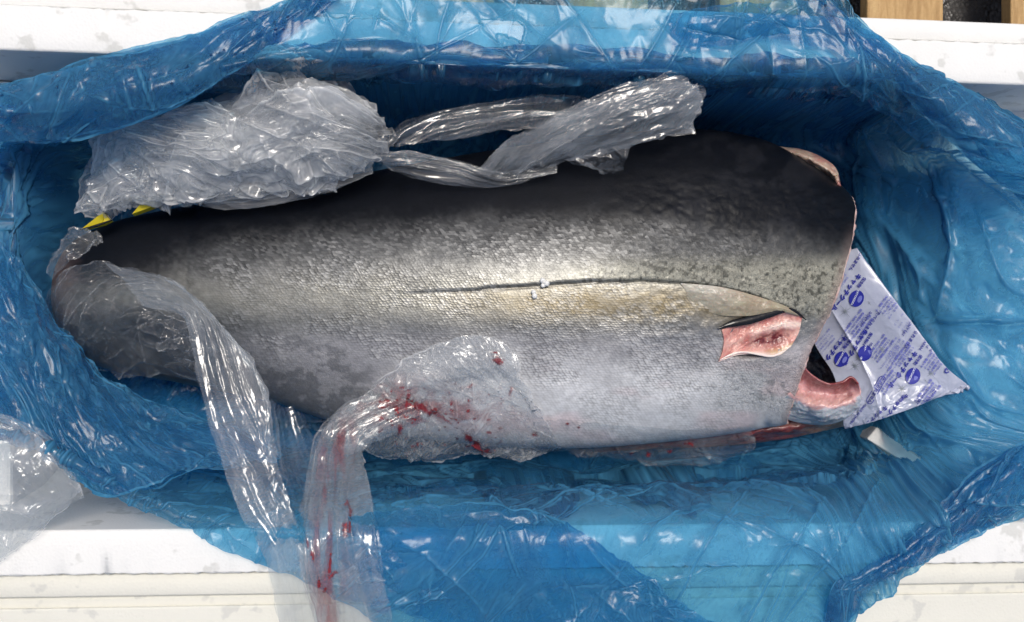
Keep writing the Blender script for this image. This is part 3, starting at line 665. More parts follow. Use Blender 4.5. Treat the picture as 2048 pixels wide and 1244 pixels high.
# collar flesh strip along the upper cut
def ccol(px, py, U, W):
    n = fbm(px / 16, py / 8, 12, 4); c = lerp((.50, .24, .20), (.62, .46, .36), np.clip(.5 + n + .3 * (U - .5), 0, 1)); c = lerp(c, (.30, .26, .18), np.exp(-((W - .6) / .2) ** 2) * .6)
    return lerp(c, (.45, .12, .12), sstep(.85, 1, U) * .8)
fleshpatch("collar_flesh", [[(1522, 286, .175), (1570, 294, .18), (1602, 298, .185), (1640, 312, .19), (1672, 336, .195), (1682, 374, .2)],
                            [(1524, 289, .185), (1572, 303, .195), (1606, 312, .20), (1640, 330, .205), (1668, 350, .21), (1680, 376, .21)],
                            [(1526, 292, .175), (1572, 314, .18), (1606, 330, .18), (1640, 350, .18), (1664, 364, .185), (1678, 380, .19)]], 100, 30, ccol, amp=.002, sc=.01, label="pinkish strip of cut flesh along the upper shoulder")
# opened belly wall showing under the lower edge
def bcol(px, py, U, W):
    n = fbm(px / 60, py / 7, 14, 4); c = lerp((.09, .014, .018), (.20, .045, .045), np.clip(.5 + n, 0, 1)); return lerp(c, (.42, .29, .2), sstep(.78, .95, U + .1 * n))
fleshpatch("belly_wall", [[(1180, 872, .14), (1300, 862, .14), (1420, 852, .14), (1560, 838, .14), (1690, 822, .15)],
                          [(1185, 890, .15), (1300, 880, .15), (1420, 872, .15), (1560, 860, .15), (1695, 838, .155)],
                          [(1190, 905, .11), (1300, 898, .11), (1420, 894, .11), (1560, 880, .115), (1692, 852, .125)]], 140, 36, bcol, amp=.004, sc=.02, label="dark red flesh of the opened belly below the flank")
# finlets
FINY = m_plain("finlet_yellow", (.62, .50, .015), .35)
def finlet(pts, zb, zt):
    n = len(pts); A = [P(a, b, zt if k == 1 else zb) for k, (a, b) in enumerate(pts)]
    A = np.array(A); Bv = A - [0, .002, .012]
    V = np.concatenate([A, Bv]); F = [tuple(range(n)), tuple(range(2 * n - 1, n - 1, -1))] + [(i, (i + 1) % n, n + (i + 1) % n, n + i) for i in range(n)]
    return mesh("finlet", V, F, FINY, tuna, smooth=False)
finlet([(164, 457), (206, 424), (212, 428), (221, 439), (205, 447)], .222, .228)
finlet([(264, 428), (288, 399), (302, 400), (319, 406), (300, 415)], .228, .234)
tube("finlet_edge", [(160, 459), (190, 452), (224, 440)], [.0008, .002, .001], BLACKSKIN, tuna, fish=False, lift=.223)
tube("finlet_edge", [(206, 423), (214, 429), (223, 440)], [.0008, .0014, .001], BLACKSKIN, tuna, fish=False, lift=.228)

# ------------------------------------------------------------------ ice pack
ip0 = P(1790, 690, .24)
pack = empty("ice_pack", tuple(map(float, ip0)), label="white gel ice pack with blue print tucked into the gill opening", cat="ice pack")
pk = [[(1560, 540, .16), (1640, 515, .19), (1714, 496, .215)],
      [(1590, 600, .16), (1678, 590, .20), (1762, 562, .232)],
      [(1632, 690, .16), (1735, 668, .205), (1842, 668, .245)],
      [(1668, 750, .17), (1775, 735, .215), (1893, 735, .252)],
      [(1680, 810, .185), (1785, 795, .225), (1936, 771, .250)],
      [(1690, 858, .18), (1770, 836, .225), (1926, 777, .245)]]
NPU, NPV = 160, 160
pg = cr1(np.stack([cr1(np.array(r, float), NPU) for r in pk]), NPV)
pg[:, -1, :2] += 1.5 * fbm(pg[:, -1, 0] / 20, pg[:, -1, 1] / 20, 2, 2)[:, None]
pxp, pyp = pg[..., 0], pg[..., 1]
Uq = np.linspace(0, 1, NPU)[None, :].repeat(NPV, 0); Wq = np.linspace(0, 1, NPV)[:, None].repeat(NPU, 1)
pil = np.clip(np.minimum(1 - Uq, np.minimum(Wq, 1 - Wq)) * 5, 0, 1) ** .6
PG = P(pxp, pyp, pg[..., 2]); PN = gnormals(PG); mu, mv = metric(PG)
disp = .006 * pil + .0014 * fbm(mu / .05, mv / .05, 3, 2) + .0005 * crumple(mu, mv, 5, .03, 2)
lowm = sstep(.62, .9, Wq); disp = disp + lowm * .0022 * crumple(mu, mv, 9, .014, 3)
fold = np.exp(-np.abs((pxp - np.interp(pyp, [600, 650, 700, 760, 820], [1655, 1685, 1715, 1742, 1760])) / 7)); disp = disp + .004 * fold * sstep(590, 640, pyp)
PG = PG + PN * disp[..., None]
k = M("ice_pack_film"); nn = k.noise(k.obj(), 120, 4, .6)
pb = k.n('BsdfPrincipled', {'Base Color': k.mix(nn, (.36, .39, .50), (.46, .49, .60)), 'Roughness': .25, 'Normal': k.bump(nn, .1, .001), 'Subsurface Weight': .2, 'Subsurface Radius': (.004, .004, .005), 'Coat Weight': .35, 'Coat Roughness': .12})
PACKM = k.done(pb.outputs[0])
o = mesh("pouch", PG, upF(PG, gridF(NPV, NPU)), PACKM, pack); s_ = o.modifiers.new("thickness", 'SOLIDIFY'); s_.thickness = .006; s_.offset = -1
def m_print(name, c):
    k = M(name); p = k.n('BsdfPrincipled', {'Base Color': rgb(*c), 'Roughness': .3}); return k.done(p.outputs[0])
INK = m_print("blue_ink", (.02, .025, .30)); INKL = m_print("pale_blue_ink", (.16, .18, .52)); GREYI = m_print("grey_ink", (.20, .23, .26)); WHITEI = m_print("white_ink", (.75, .80, .9))
_q = proj(PG); _pxf = _q[0].ravel(); _pyf = _q[1].ravel(); _PGf = PG.reshape(-1, 3); _PNf = gnormals(PG).reshape(-1, 3)
def onpack(q, off):
    out = np.empty((len(q), 3))
    for i, (a, b) in enumerate(q):
        d = (_pxf - a) ** 2 + (_pyf - b) ** 2; j = np.argpartition(d, 4)[:4]; wgt = 1 / (d[j] + .05); wgt /= wgt.sum()
        z = (_PGf[j, 2] * wgt).sum(); out[i] = P(a, b, z + off + .0008)
    return out
_PM = np.zeros((700, 700), bool); _PM[np.clip((_pyf - 400).astype(int), 0, 699), np.clip((_pxf - 1400).astype(int), 0, 699)] = True
for _k in range(2):
    _PM = _PM | np.roll(_PM, 1, 0) | np.roll(_PM, -1, 0) | np.roll(_PM, 1, 1) | np.roll(_PM, -1, 1)
for _k in range(3):
    _PM = _PM & np.roll(_PM, 1, 0) & np.roll(_PM, -1, 0) & np.roll(_PM, 1, 1) & np.roll(_PM, -1, 1)
def okpack(a, b): return 1400 < a < 2099 and 400 < b < 1099 and bool(_PM[int(b - 400), int(a - 1400)])
def textmesh(s, size=1.0):
    cu = bpy.data.curves.new("t", 'FONT'); cu.body = s; cu.size = size; cu.resolution_u = 2; cu.align_x = 'CENTER'; cu.align_y = 'CENTER'
    ob = bpy.data.objects.new("t", cu); COL.objects.link(ob)
    dg = bpy.context.evaluated_depsgraph_get(); me = bpy.data.meshes.new_from_object(ob.evaluated_get(dg))
    V = np.array([v.co[:2] for v in me.vertices]).reshape(-1, 2); F = [tuple(p.vertices) for p in me.polygons]
    bpy.data.objects.remove(ob, do_unlink=True); bpy.data.curves.remove(cu); bpy.data.meshes.remove(me)
    return V, F
_tc = {}
def put_text(s, cx_, cy_, size, ang, mat, name="lettering", off=.0009, par=pack, bold=0, sy=1.0):
    if s not in _tc: _tc[s] = textmesh(s)
    V, F = _tc[s]
    if len(V) == 0: return
    a = math.radians(ang); d = np.array([math.cos(a), -math.sin(a)]); up = np.array([-math.sin(a), -math.cos(a)])   # px, y down
    q = np.array([cx_, cy_]) + size * (V[:, :1] * d + sy * V[:, 1:] * up)
    F = [f for f in F if all(okpack(*q[i]) for i in f)]
    if not F: return
    VV = onpack(q, off); FF = list(F)
    if bold:
        n = len(VV); q2 = q + d * bold; q3 = q + up * bold
        VV = np.concatenate([VV, onpack(q2, off + .0001), onpack(q3, off + .0002)]); FF = FF + [tuple(i + n for i in f) for f in F] + [tuple(i + 2 * n for i in f) for f in F]
    FA = np.empty(len(FF), object); FA[:] = FF
    return mesh(name, VV, FA, mat, par, smooth=False)
def put_poly(pts, mat, name, off=.0009):
    if not all(okpack(*p) for p in pts): return
    V = onpack(np.array(pts), off); FA = np.empty(1, object); FA[0] = tuple(range(len(pts))); return mesh(name, V, FA, mat, pack, smooth=False)
def put_strip(pts, wdt, mat, name, off=.0009, closed=False):
    p = np.array(pts, float); nx = np.roll(p, -1, 0); pv = np.roll(p, 1, 0)
    if not closed: nx[-1] = p[-1]; pv[0] = p[0]
    if not all(okpack(*q) for q in p): return
    t = nx - pv; t /= np.linalg.norm(t, axis=1, keepdims=True) + 1e-9; nn_ = np.stack([-t[:, 1], t[:, 0]], 1) * wdt / 2
    V = onpack(np.concatenate([p + nn_, p - nn_]), off); n = len(p)
    F = [(i, (i + 1) % n, n + (i + 1) % n, n + i) for i in range(n if closed else n - 1)]
    FA = np.empty(len(F), object); FA[:] = F; return mesh(name, V, FA, mat, pack, smooth=False)
def star(x, y, r, ang, n=8):
    pts = []
    for i in range(2 * n):
        a = math.radians(ang) + i * math.pi / n; rr = (r if (i % 4 == 0) else r * .62) if i % 2 == 0 else r * .10
        pts.append((x + rr * math.cos(a), y + rr * math.sin(a)))
    if not all(okpack(*p) for p in pts): return
    V = np.concatenate([onpack(np.array([(x, y)]), .0011), onpack(np.array(pts), .0011)]); m_ = len(pts)
    F = [(0, 1 + i, 1 + (i + 1) % m_) for i in range(m_)]; mesh("star_print", V, np.array(F), GREYI, pack, smooth=False)
def loc2(cx_, cy_, ang, x, y):
    a = math.radians(ang); return (cx_ + x * math.cos(a) - y * math.sin(a), cy_ - x * math.sin(a) - y * math.cos(a))
def ball(x, y, rx, ry, ang, s="CATCHCOOL"):
    a = math.radians(ang)
    pts = [loc2(x, y, ang, rx * math.cos(t), ry * math.sin(t)) for t in np.linspace(0, 2 * np.pi, 28, endpoint=False)]
    put_poly(pts, INK, "logo_ball", .0009)
    pts = [loc2(x, y, ang, rx * .45 * math.cos(t) - rx * .1, ry * .28 * math.sin(t) + ry * .45) for t in np.linspace(0, 2 * np.pi, 16, endpoint=False)]
    put_poly(pts, INKL, "logo_ball", .0012)
    put_text(s, *loc2(x, y, ang, 0, -ry * .25), 5.6 * rx / 18, ang, WHITEI, "logo_lettering", .0014, bold=.3)
def pill(x, y, L, h, ang):
    pts = []
    for t in np.linspace(-90, 90, 8): pts.append((L / 2 - h / 2 + h / 2 * math.cos(math.radians(t)), h / 2 * math.sin(math.radians(t))))
    for t in np.linspace(90, 270, 8): pts.append((-L / 2 + h / 2 + h / 2 * math.cos(math.radians(t)), h / 2 * math.sin(math.radians(t))))
    put_strip([loc2(x, y, ang, a, b) for a, b in pts], 1.3, INK, "lettering_frame", closed=True)
A0 = 233                                         # reading direction of the print (degrees, y up)
def motif(bx, by, sc=1.0, ang=A0, full=True):
    ball(bx, by, 17 * sc, 14.5 * sc, ang + 12)
    L = lambda x, y: loc2(bx, by, ang, x * sc, y * sc)
    put_text("キャッチクール", *L(2, -25), 13 * sc, ang, INK, bold=1.1)
    put_text("保冷剤", *L(-32, -12), 8 * sc, ang, INK, bold=.4)
    for q in range(4): put_text(("長時間冷たさキープ", "保冷・冷却に最適です", "くりかえし使えます", "無害ですが食べられません")[q], *L(-2, -40 - 7 * q), 5 * sc, ang, INKL)
    star(*L(34, -2), 17 * sc, ang); star(*L(-26, 26), 13 * sc, ang); star(*L(-8, 26), 6 * sc, ang, 4)
    if full:
        put_text("たべられません", *L(24, 52), 8.6 * sc, ang, INK, bold=.4); pill(*L(24, 52), 66 * sc, 14 * sc, ang)
        put_text("DON'T EAT", *L(22, 39), 7 * sc, ang, INK, bold=.2)
        for q, s in enumerate(("MADE", "IN", "JAPAN")): put_text(s, *L(62, 78 - 11 * q), 7.5 * sc, ang, INK, bold=.2)
motif(1713, 597); motif(1826, 752); motif(1683, 718, .95, A0 - 4, False); motif(1730, 706, .95, A0 + 4, False)
put_text("たべられません", 1826, 672, 9, 236, INK, bold=.4); pill(1826, 672, 66, 14, 236)
put_text("DON'T EAT", 1815, 655, 7.5, 236, INK, bold=.2)
for q, s in enumerate(("JAPAN", "IN", "MADE")): put_text(s, 1846 + 10 * q, 690 + 2 * q, 8, 236, INK, bold=.2)
put_text("COLD", 1902, 730, 14, 232, INK, bold=.8); put_text("U", 1904, 729, 16, 232, INK, bold=.8)
put_text("たべられません", 1752, 780, 8.5, 240, INK, bold=.4); pill(1752, 780, 62, 13, 240)
put_text("MADE IN JAPAN", 1716, 828, 7, 232, INK, bold=.2); put_text("キャッチクール", 1788, 815, 11, 226, INK, bold=.6); put_text("保冷剤", 1800, 800, 8, 226, INK, bold=.3)
put_text("キャッチクール", 1745, 838, 11, 222, INK, bold=.6); put_text("たべられません", 1716, 516, 8.6, 236, INK, bold=.4)
for q in range(4): put_text("保冷・冷却に最適です", 1778 + 8 * q, 694 + 3 * q, 5, A0, INKL)
for q in range(4): put_text("長時間冷たさキープ", 1802 + 8 * q, 632 + 5 * q, 5, A0, INKL)

for (a_, b_, n_) in ((1706, 640, 5), (1768, 600, 5), (1752, 690, 4), (1858, 712, 5), (1800, 705, 3), (1765, 755, 4), (1846, 780, 4)):
    for q in range(n_): put_text(("保冷・冷却に最適です", "長時間冷たさキープ", "くりかえし使えます")[q % 3], a_ + 6 * q, b_ + 4 * q, 5.6, A0, INKL, bold=.35)
# ------------------------------------------------------------------ water drops on the liner
k = M("water"); DROPM = k.done(k.n('BsdfGlass', {'Roughness': .0, 'IOR': 1.33}).outputs[0])
rg = np.random.RandomState(5); DV = []; DF = []
def drop(p, r):
    n0 = len(DV); la, lo = 3, 7
    for i in range(la + 1):
        for j in range(lo):
            t = .5 * math.pi * i / la; a = 2 * math.pi * j / lo
            DV.append((p[0] + r * math.cos(t) * math.cos(a), p[1] + r * math.cos(t) * math.sin(a), p[2] + .0004 + .6 * r * math.sin(t)))
    for i in range(la):
        for j in range(lo): DF.append((n0 + i * lo + j, n0 + i * lo + (j + 1) % lo, n0 + (i + 1) * lo + (j + 1) % lo, n0 + (i + 1) * lo + j))
for gi, n_, lo_, hi_ in ((1, 170, (0, 0), (1, 1)), (6, 60, (0, 0), (1, 1)), (8, 60, (0, 0), (1, 1)), (10, 30, (0, 0), (1, 1))):
    G_ = SURF[gi]
    for _ in range(n_):
        a_, b_ = int(rg.rand() * (G_.shape[0] - 1)), int(rg.rand() * (G_.shape[1] - 1)); drop(G_[a_, b_], .0007 + .0016 * rg.rand() ** 3)
mesh("water_drops", DV, np.array(DF), DROPM, kind="stuff", label="tiny clear water drops scattered on the blue liner folds", cat="water drops")

# ------------------------------------------------------------------ clear film
def wrap_thing(name, at, label, cat="plastic film"):
    return empty(name, tuple(map(float, P(at[0], at[1], .30))), label=label, cat=cat, group="clear plastic film around the tuna")
def fz(px, py, off):                             # z on the fish
    return float(onfish(np.array([px]), np.array([py]), off)[0, 2])
def frow(pts):                                   # (px,py,off) on the fish
    return [(a, b, fz(a, b, o_)) for a, b, o_ in pts]

# A: bag bundle at the upper left
wa = wrap_thing("clear_film", (450, 300), "puffed crumpled clear plastic bag bundled between the tuna's tail back and the blue fold")
A1 = [[(150, 425, .22), (175, 320, .24), (215, 255, .26), (330, 235, .30), (430, 200, .31)],
      [(197, 420, .23), (240, 350, .27), (300, 300, .29), (380, 270, .31), (470, 235, .32)],
      [(252, 402, .23), (290, 390, .26), (360, 350, .29), (430, 320, .30), (520, 280, .30)],
      [(300, 388, .24), (330, 400, .24), (400, 385, .25), (480, 365, .26), (560, 330, .27)]]
for q in range(3):
    sheet("crumpled_sheet", A1, 220, 170, CLEAR, wa, soft=.014, ssc=.08, big=.012, bsc=.07, fine=.0008, fsc=.02, wr=.0009, wsc=.012, ncre=52, hcre=.013, wd=(.002, .010), L=(.04, .16), seed=100 + q, zoff=-.014 * q, haze=2.4, ragged=6)
A2 = [[(330, 400, .25), (360, 300, .28), (430, 210, .29), (520, 160, .29), (620, 158, .28)],
      [(400, 395, .27), (440, 300, .32), (520, 225, .34), (600, 185, .34), (690, 178, .30)],
      [(500, 385, .28), (540, 320, .33), (600, 260, .355), (670, 220, .35), (742, 215, .31)],
      [(600, 375, .28), (640, 340, .32), (690, 300, .335), (730, 265, .33), (748, 245, .30)],
      [(665, 385, .28), (700, 345, .29), (725, 320, .30), (748, 298, .30), (752, 285, .29)]]
for q in range(3):
    sheet("crumpled_sheet", A2, 260, 220, CLEAR, wa, soft=.014, ssc=.08, big=.013, bsc=.07, fine=.0008, fsc=.02, wr=.0009, wsc=.012, ncre=52, hcre=.013, wd=(.002, .010), L=(.04, .18), seed=110 + q, zoff=-.016 * q, haze=3.2, ragged=6)
A3 = [[(300, 392, .25), (450, 378, .27), (600, 350, .285), (745, 300, .30)],
      [(310, 402, .25), (450, 398, .265), (600, 375, .28), (745, 325, .295)],
      [(330, 408, .24), (480, 412, .25), (620, 392, .265), (745, 345, .285)]]
for q in range(2):
    sheet("gathered_strip", A3, 220, 50, CLEAR, wa, soft=0.0042, ssc=.07, big=0.0027, bsc=.02, fine=0.0007, fsc=.008, wr=.0006, wsc=.010, ncre=18, hcre=.006, base=0.0, spread=.12, L=(.05, .2), seed=120 + q, aniso=(.12, 1), zoff=.003 * q, above=.003, haze=1.1, ragged=3)
# B: gathered middle piece with the loose tail
wb = wrap_thing("clear_film", (1050, 260), "gathered clear plastic film with a twisted loose end on the tuna's black back")
B1 = [[(745, 285, .30), (800, 245, .28), (880, 215, .27), (1000, 200, .27), (1110, 196, .27), (1215, 208, .28)],
      [(748, 292, .30), (820, 262, .30), (900, 240, .30), (1000, 226, .305), (1110, 222, .31), (1200, 222, .315)],
      [(750, 298, .30), (830, 285, .30), (920, 272, .305), (1000, 258, .31), (1080, 250, .32), (1170, 238, .325)]]
for q in range(2):
    sheet("gathered_strip", B1, 240, 70, CLEAR, wb, soft=0.0056, ssc=.07, big=0.0036, bsc=.03, fine=0.0010, fsc=.010, wr=.0006, wsc=.010, ncre=18, hcre=.006, base=0.0, spread=.12, L=(.05, .2), seed=130 + q, aniso=(.2, 1), zoff=-.006 * q, haze=.75, ragged=5)
B2 = [[(955, 342, .29), (1000, 290, .31), (1080, 250, .33), (1180, 205, .345), (1270, 170, .355), (1345, 148, .355)],
      [(970, 345, .29), (1030, 300, .32), (1110, 265, .345), (1210, 225, .365), (1300, 190, .372), (1385, 168, .37)],
      [(985, 347, .29), (1060, 315, .32), (1140, 285, .34), (1230, 255, .355), (1320, 220, .365), (1406, 180, .365)],
      [(1000, 350, .285), (1090, 330, .30), (1170, 312, .31), (1240, 298, .32), (1320, 272, .33), (1385, 262, .335)]]
for q in range(3):
    sheet("twisted_end", B2, 240, 110, CLEAR, wb, soft=0.0070, ssc=.07, big=0.0045, bsc=.03, fine=0.0012, fsc=.011, wr=.0006, wsc=.010, ncre=18, hcre=.006, base=0.0, spread=.12, L=(.05, .2), seed=140 + q, aniso=(.35, 1), zoff=-.009 * q, haze=1.3, ragged=7)
B3 = [[(748, 300, .30), (820, 305, .295), (900, 318, .29), (960, 335, .29), (1010, 345, .285), (1110, 325, .295)],
      [(750, 310, .30), (820, 330, .30), (890, 345, .295), (960, 356, .29), (1020, 357, .285), (1110, 336, .29)],
      [(752, 318, .295), (810, 348, .285), (880, 366, .28), (950, 374, .28), (1020, 368, .28), (1110, 345, .285)]]
for q in range(2):
    sheet("gathered_strip", B3, 200, 60, CLEAR, wb, soft=0.0035, ssc=.07, big=0.0023, bsc=.02, fine=0.0006, fsc=.008, wr=.0006, wsc=.010, ncre=18, hcre=.006, base=0.0, spread=.12, L=(.05, .2), seed=150 + q, aniso=(.15, 1), zoff=-.003 * q, above=.003, haze=1.1, ragged=3)
B4 = [[(1130, 315, .30), (1190, 300, .32), (1258, 285, .325)], [(1150, 325, .295), (1200, 322, .31), (1254, 310, .32)], [(1180, 334, .29), (1218, 346, .285), (1248, 343, .29)]]
sheet("twisted_end", B4, 80, 50, CLEAR, wb, soft=0.0042, ssc=.07, big=0.0027, bsc=.02, fine=0.0007, fsc=.008, wr=.0006, wsc=.010, ncre=18, hcre=.006, L=(.03, .12), seed=160, haze=.9, ragged=3)
# C: wrap round the tail with the strip hanging over the lower rim
wc = wrap_thing("clear_film", (420, 700), "clear plastic film over the tuna's tail with a long strip hanging over the lower rim")
C1 = [[(98, 580, .19), (130, 545, .235), (190, 520, .25), (260, 535, .265), (340, 570, .28), (390, 610, .29)],
      [(92, 640, .15), (140, 610, .235), (210, 590, .26), (290, 600, .275), (360, 640, .285), (430, 690, .29)],
      [(115, 690, .12), (165, 670, .22), (235, 660, .25), (310, 670, .265), (380, 720, .26), (450, 760, .25)],
      [(160, 742, .11), (210, 745, .15), (270, 750, .18), (330, 750, .20), (400, 762, .20), (450, 790, .21)]]
sheet("tail_wrap", C1, 260, 190, CLEAR, wc, soft=.007, ssc=.09, big=.004, bsc=.06, fine=.0008, fsc=.02, wr=.0018, wsc=.012, ncre=46, hcre=.006, base=2.6, spread=.35, L=(.05, .22), wd=(.0012, .003), seed=171, above=.004, haze=.4, hk=2.0, ragged=6)
C0 = [[(108, 505, .2), (128, 480, .21), (150, 464, .215), (172, 460, .22)], [(100, 530, .22), (140, 495, .24), (175, 478, .24), (200, 470, .24)], [(104, 560, .22), (140, 525, .25), (175, 505, .255), (192, 495, .26)]]
sheet("tail_wrap", C0, 90, 60, CLEAR, wc, soft=0.0042, ssc=.07, big=0.0027, bsc=.03, fine=0.0007, fsc=.012, wr=.0016, wsc=.010, ncre=30, hcre=0.0060, L=(.03, .12), seed=176, above=.003, haze=1.0, ragged=4)
C2 = [[(300, 540, .30), (385, 610, .32), (440, 700, .335), (490, 770, .345), (528, 790, .35)],
      [(330, 552, .30), (400, 600, .325), (460, 670, .34), (505, 740, .35), (532, 810, .355)],
      [(250, 525, .28), (370, 560, .315), (430, 620, .33), (490, 710, .345), (534, 800, .35)]]
# strip: rows run along its length
S1 = [[(285, 612, .285), (372, 640, .31), (395, 760, .33), (430, 880, .345), (470, 1000, .375), (530, 1120, .385), (560, 1250, .37), (570, 1330, .33)],
      [(262, 580, .285), (400, 620, .32), (445, 740, .345), (485, 860, .36), (525, 990, .385), (565, 1120, .392), (590, 1250, .38), (600, 1330, .34)],
      [(232, 548, .28), (360, 575, .31), (470, 690, .345), (528, 800, .36), (545, 960, .385), (585, 1110, .392), (620, 1250, .38), (640, 1330, .34)],
      [(205, 524, .272), (330, 556, .30), (440, 650, .335), (532, 790, .352), (562, 950, .38), (610, 1100, .388), (655, 1250, .375), (675, 1330, .33)]]
for q in range(2):
    sheet("hanging_strip", S1, 400, 100, CLEAR, wc, soft=.004, ssc=.06, big=.002, bsc=.04, fine=.0006, fsc=.013, wr=.0004, wsc=.010, ncre=16, hcre=.006, wd=(.0012, .003), base=0.0, spread=.10, L=(.08, .4), seed=180 + q, aniso=(.5, 1), zoff=-.006 * q, above=.004, haze=1.2, hk=.4, ragged=4)
S1b = [[(530, 800, .30), (540, 900, .31), (560, 1000, .34), (590, 1100, .376), (640, 1230, .372)], [(570, 815, .25), (590, 900, .27), (605, 1000, .33), (630, 1100, .376), (670, 1230, .374)], [(610, 830, .22), (630, 900, .25), (640, 1000, .32), (660, 1100, .375), (690, 1230, .372)]]
sheet("hanging_strip", S1b, 240, 60, CLEAR, wc, soft=0.0042, ssc=.07, big=0.0027, bsc=.03, fine=0.0007, fsc=.012, wr=.0016, wsc=.010, ncre=30, hcre=0.0060, base=0.0, spread=.12, L=(.05, .2), seed=186, aniso=(.2, 1), haze=.55, ragged=5)
# D: blood-stained wrap
wd_ = wrap_thing("clear_film", (880, 830), "blood-smeared clear plastic film draped over the belly and down across the lower rim")
def blood_col(px, py, U, W):
    b = np.zeros(px.shape); n = fbm(px / 16, py / 10, 3, 4); f = fbm(px / 5, py / 4, 7, 3)
    def bl(x, y, rx, ry, ang, s=1.0):
        nonlocal b
        a = math.radians(ang); dx = (px - x) * math.cos(a) + (py - y) * math.sin(a); dy = -(px - x) * math.sin(a) + (py - y) * math.cos(a)
        b = np.maximum(b, s * sstep(1.35, .35, np.hypot(dx / rx, dy / ry) + .5 * f))
    for q in ((996, 720, 13, 8, 10), (990, 705, 8, 3, -10), (940, 775, 6, 4, 0), (950, 883, 26, 8, 38), (940, 872, 16, 6, 45), (975, 895, 8, 5, 20), (815, 800, 5, 14, 10), (770, 803, 12, 4, -15), (800, 860, 5, 10, 5), (840, 815, 40, 5, 20, .9), (880, 830, 28, 4, 35, .8),
              (700, 1040, 4, 26, 3, .9), (695, 1010, 6, 8, 0, .8), (690, 1060, 7, 14, 5, .9), (660, 1130, 3, 24, 4, .7), (668, 1150, 8, 4, -30, .8), (640, 1165, 3, 10, 5, .8), (628, 1110, 4, 14, -12, .8), (618, 1085, 3, 10, -10, .7), (650, 1180, 3, 7, 20, .8), (1020, 780, 3, 12, 20, .6), (1065, 860, 5, 3, 0), (1128, 843, 4, 3, 10), (1150, 848, 3, 2, 0), (1262, 905, 5, 4, 0), (1296, 908, 5, 5, 0), (1340, 902, 5, 3, 0), (1380, 890, 10, 3, 0)): bl(*q)
    sp = sstep(.62, .78, fbm(px / 11, py / 8, 41, 3)) * sstep(745, 800, py) * sstep(720, 780, px) * (1 - sstep(960, 1040, px)) * (1 - sstep(880, 930, py))
    sm = .5 * np.exp(-((np.hypot((px - 850) / 150, (py - 812 - .12 * (px - 850)) / 42)) ** 2)) * np.clip(.6 + n, 0, 1)
    st = .5 * np.exp(-(np.abs(px - np.interp(py, [850, 900, 1000, 1100, 1240], [690, 668, 650, 650, 660])) / 30) ** 2) * sstep(820, 880, py) * np.clip(.35 + 1.2 * fbm(px / 12, py / 90, 13, 3), 0, 1)
    b = np.clip(np.maximum(.85 * b, .7 * sp) + sm + st, 0, .9)
    return b
D1 = [frow([(650, 862, .004), (720, 795, .006), (800, 728, .006), (870, 690, .006), (940, 668, .006), (1005, 684, .006), (1030, 720, .006)]),
      frow([(660, 880, .01), (730, 825, .02), (810, 775, .022), (880, 740, .022), (950, 720, .02), (1015, 735, .016), (1045, 768, .01)]),
      [(680, 895, .22), (750, 865, .25), (830, 830, .26), (900, 805, .26), (965, 795, .255), (1030, 800, .25), (1080, 828, .235)],
      [(700, 900, .20), (770, 890, .215), (850, 880, .215), (920, 870, .21), (980, 870, .21), (1050, 870, .20), (1110, 870, .19)],
      [(715, 892, .18), (780, 908, .17), (850, 920, .165), (930, 908, .165), (1000, 908, .165), (1042, 918, .165), (1115, 895, .16)]]
for q in range(2):
    sheet("blood_smeared_sheet", D1, 240, 160, CLEAR, wd_, soft=0.0063, ssc=.07, big=0.0040, bsc=.045, fine=0.0011, fsc=.015, wr=.0016, wsc=.010, ncre=30, hcre=0.0060, L=(.03, .12), seed=190 + q, zoff=-.003 * q, above=.003, col=blood_col if q == 0 else None, haze=1.5, hk=1.1, ragged=7)
D2 = [[(1060, 835, .24), (1160, 840, .225), (1280, 848, .21), (1400, 850, .195), (1480, 852, .19)],
      [(1065, 870, .20), (1160, 880, .195), (1280, 888, .185), (1400, 890, .175), (1490, 888, .17)],
      [(1070, 905, .165), (1150, 905, .16), (1250, 918, .15), (1330, 930, .14), (1440, 925, .14), (1500, 905, .15)]]
D2[0].append((1500, 855, .19)); D2[1].append((1510, 885, .17))
sheet("draped_sheet", D2, 220, 70, CLEAR, wd_, soft=0.0049, ssc=.07, big=0.0032, bsc=.04, fine=0.0008, fsc=.014, wr=.0016, wsc=.010, ncre=30, hcre=0.0060, L=(.03, .12), seed=196, above=.003, col=blood_col, ragged=6)
D3 = [[(740, 790, .27), (690, 812, .275), (640, 870, .27), (612, 960, .31), (598, 1060, .375), (605, 1150, .388), (635, 1250, .378), (650, 1330, .34)],
      [(790, 800, .27), (720, 838, .285), (672, 880, .295), (652, 960, .33), (640, 1060, .39), (645, 1150, .396), (670, 1250, .386), (680, 1330, .35)],
      [(830, 815, .265), (750, 850, .28), (702, 890, .295), (690, 960, .33), (690, 1060, .388), (695, 1150, .392), (715, 1250, .382), (720, 1330, .35)],
      [(860, 840, .25), (780, 868, .265), (720, 900, .28), (735, 965, .32), (755, 1060, .376), (768, 1150, .382), (785, 1250, .372), (795, 1330, .34)]]
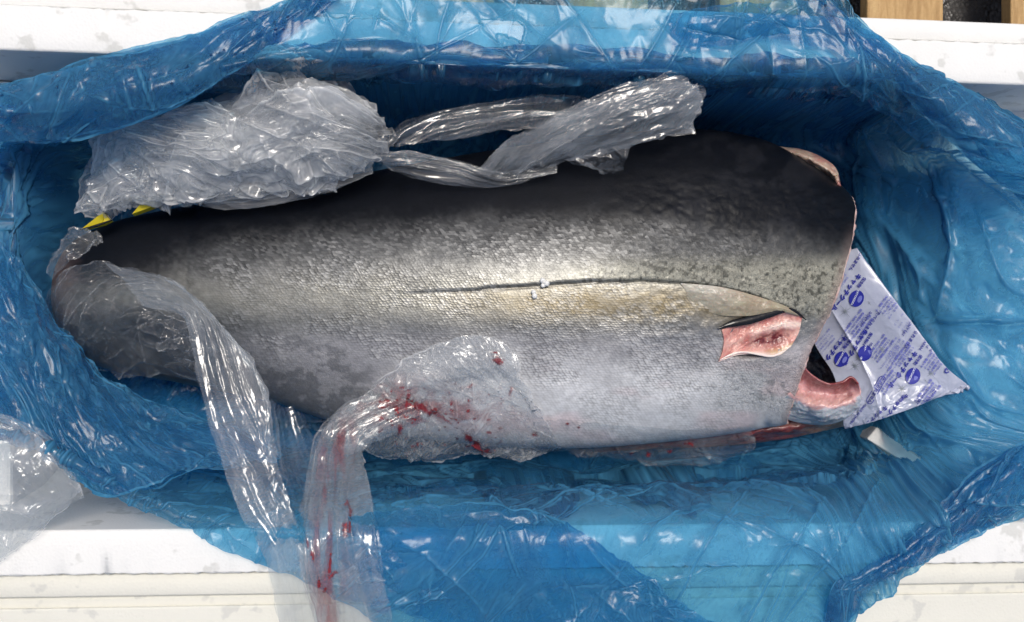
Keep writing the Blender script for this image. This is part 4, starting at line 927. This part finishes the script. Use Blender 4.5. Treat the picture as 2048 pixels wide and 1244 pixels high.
for q in range(3):
    sheet("hanging_strip", D3, 400, 130, CLEAR, wd_, soft=.006, ssc=.05, big=.003, bsc=.04, fine=.0007, fsc=.011, wr=.0004, wsc=.010, ncre=16, hcre=.007, wd=(.0012, .0035), base=0.0, spread=.08, L=(.08, .4), seed=200 + q, aniso=(.4, 1), zoff=-.007 * q, above=.003, col=blood_col if q == 0 else None, haze=1.1, hk=.4, ragged=4)
# F: loose film on the rim, lower left
wf = wrap_thing("clear_film", (50, 980), "loose milky clear film lying on the white rim at the lower left corner")
F1 = [[(-80, 790, .37), (0, 828, .376), (60, 852, .378), (105, 888, .376), (110, 905, .374)], [(-80, 900, .38), (0, 920, .40), (60, 930, .405), (110, 930, .395), (140, 945, .38)], [(-80, 1020, .38), (-10, 1020, .39), (50, 1015, .395), (100, 990, .39), (162, 978, .372)],
      [(-80, 1160, .366), (-20, 1135, .367), (20, 1105, .368), (75, 1060, .368), (158, 985, .368)]]
for q in range(3):
    sheet("crumpled_sheet", F1, 180, 180, CLEAR, wf, soft=.010, ssc=.10, big=.005, bsc=.07, fine=.0006, fsc=.02, wr=.0007, wsc=.012, ncre=18, hcre=.006, wd=(.002, .007), L=(.05, .2), seed=210 + q, zoff=-.004 * q, haze=1.4, ragged=3)

# ------------------------------------------------------------------ foam crumbs
CRUMB = m_plain("foam_bead_white", (.86, .86, .84), .6)
def crumb(pts, name, label):
    c0 = onfish(np.array([pts[0][0]]), np.array([pts[0][1]]), .0)[0]
    V = []; F = []
    for a, b, r in pts:
        c = onfish(np.array([a]), np.array([b]), r * .8)[0]; n0 = len(V); la, lo = 7, 10
        for i in range(la + 1):
            for j in range(lo):
                t = math.pi * i / la; p_ = 2 * math.pi * j / lo; V.append(c + r * np.array([math.sin(t) * math.cos(p_), math.sin(t) * math.sin(p_), math.cos(t)]) * (1 + .1 * math.sin(3 * t + 5 * p_)))
        for i in range(la):
            for j in range(lo): F.append((n0 + i * lo + j, n0 + (i + 1) * lo + j, n0 + (i + 1) * lo + (j + 1) % lo, n0 + i * lo + (j + 1) % lo))
    mesh(name, V, np.array(F), CRUMB, label=label, cat="foam crumb")
crumb([(1085, 561, .0042), (1093, 567, .0046), (1086, 571, .0034)], "foam_crumb", "white foam crumb of three beads just above the crease on the flank")
crumb([(1067, 584, .0036), (1069, 592, .0042)], "foam_crumb", "white foam crumb of two beads just below the crease on the flank")
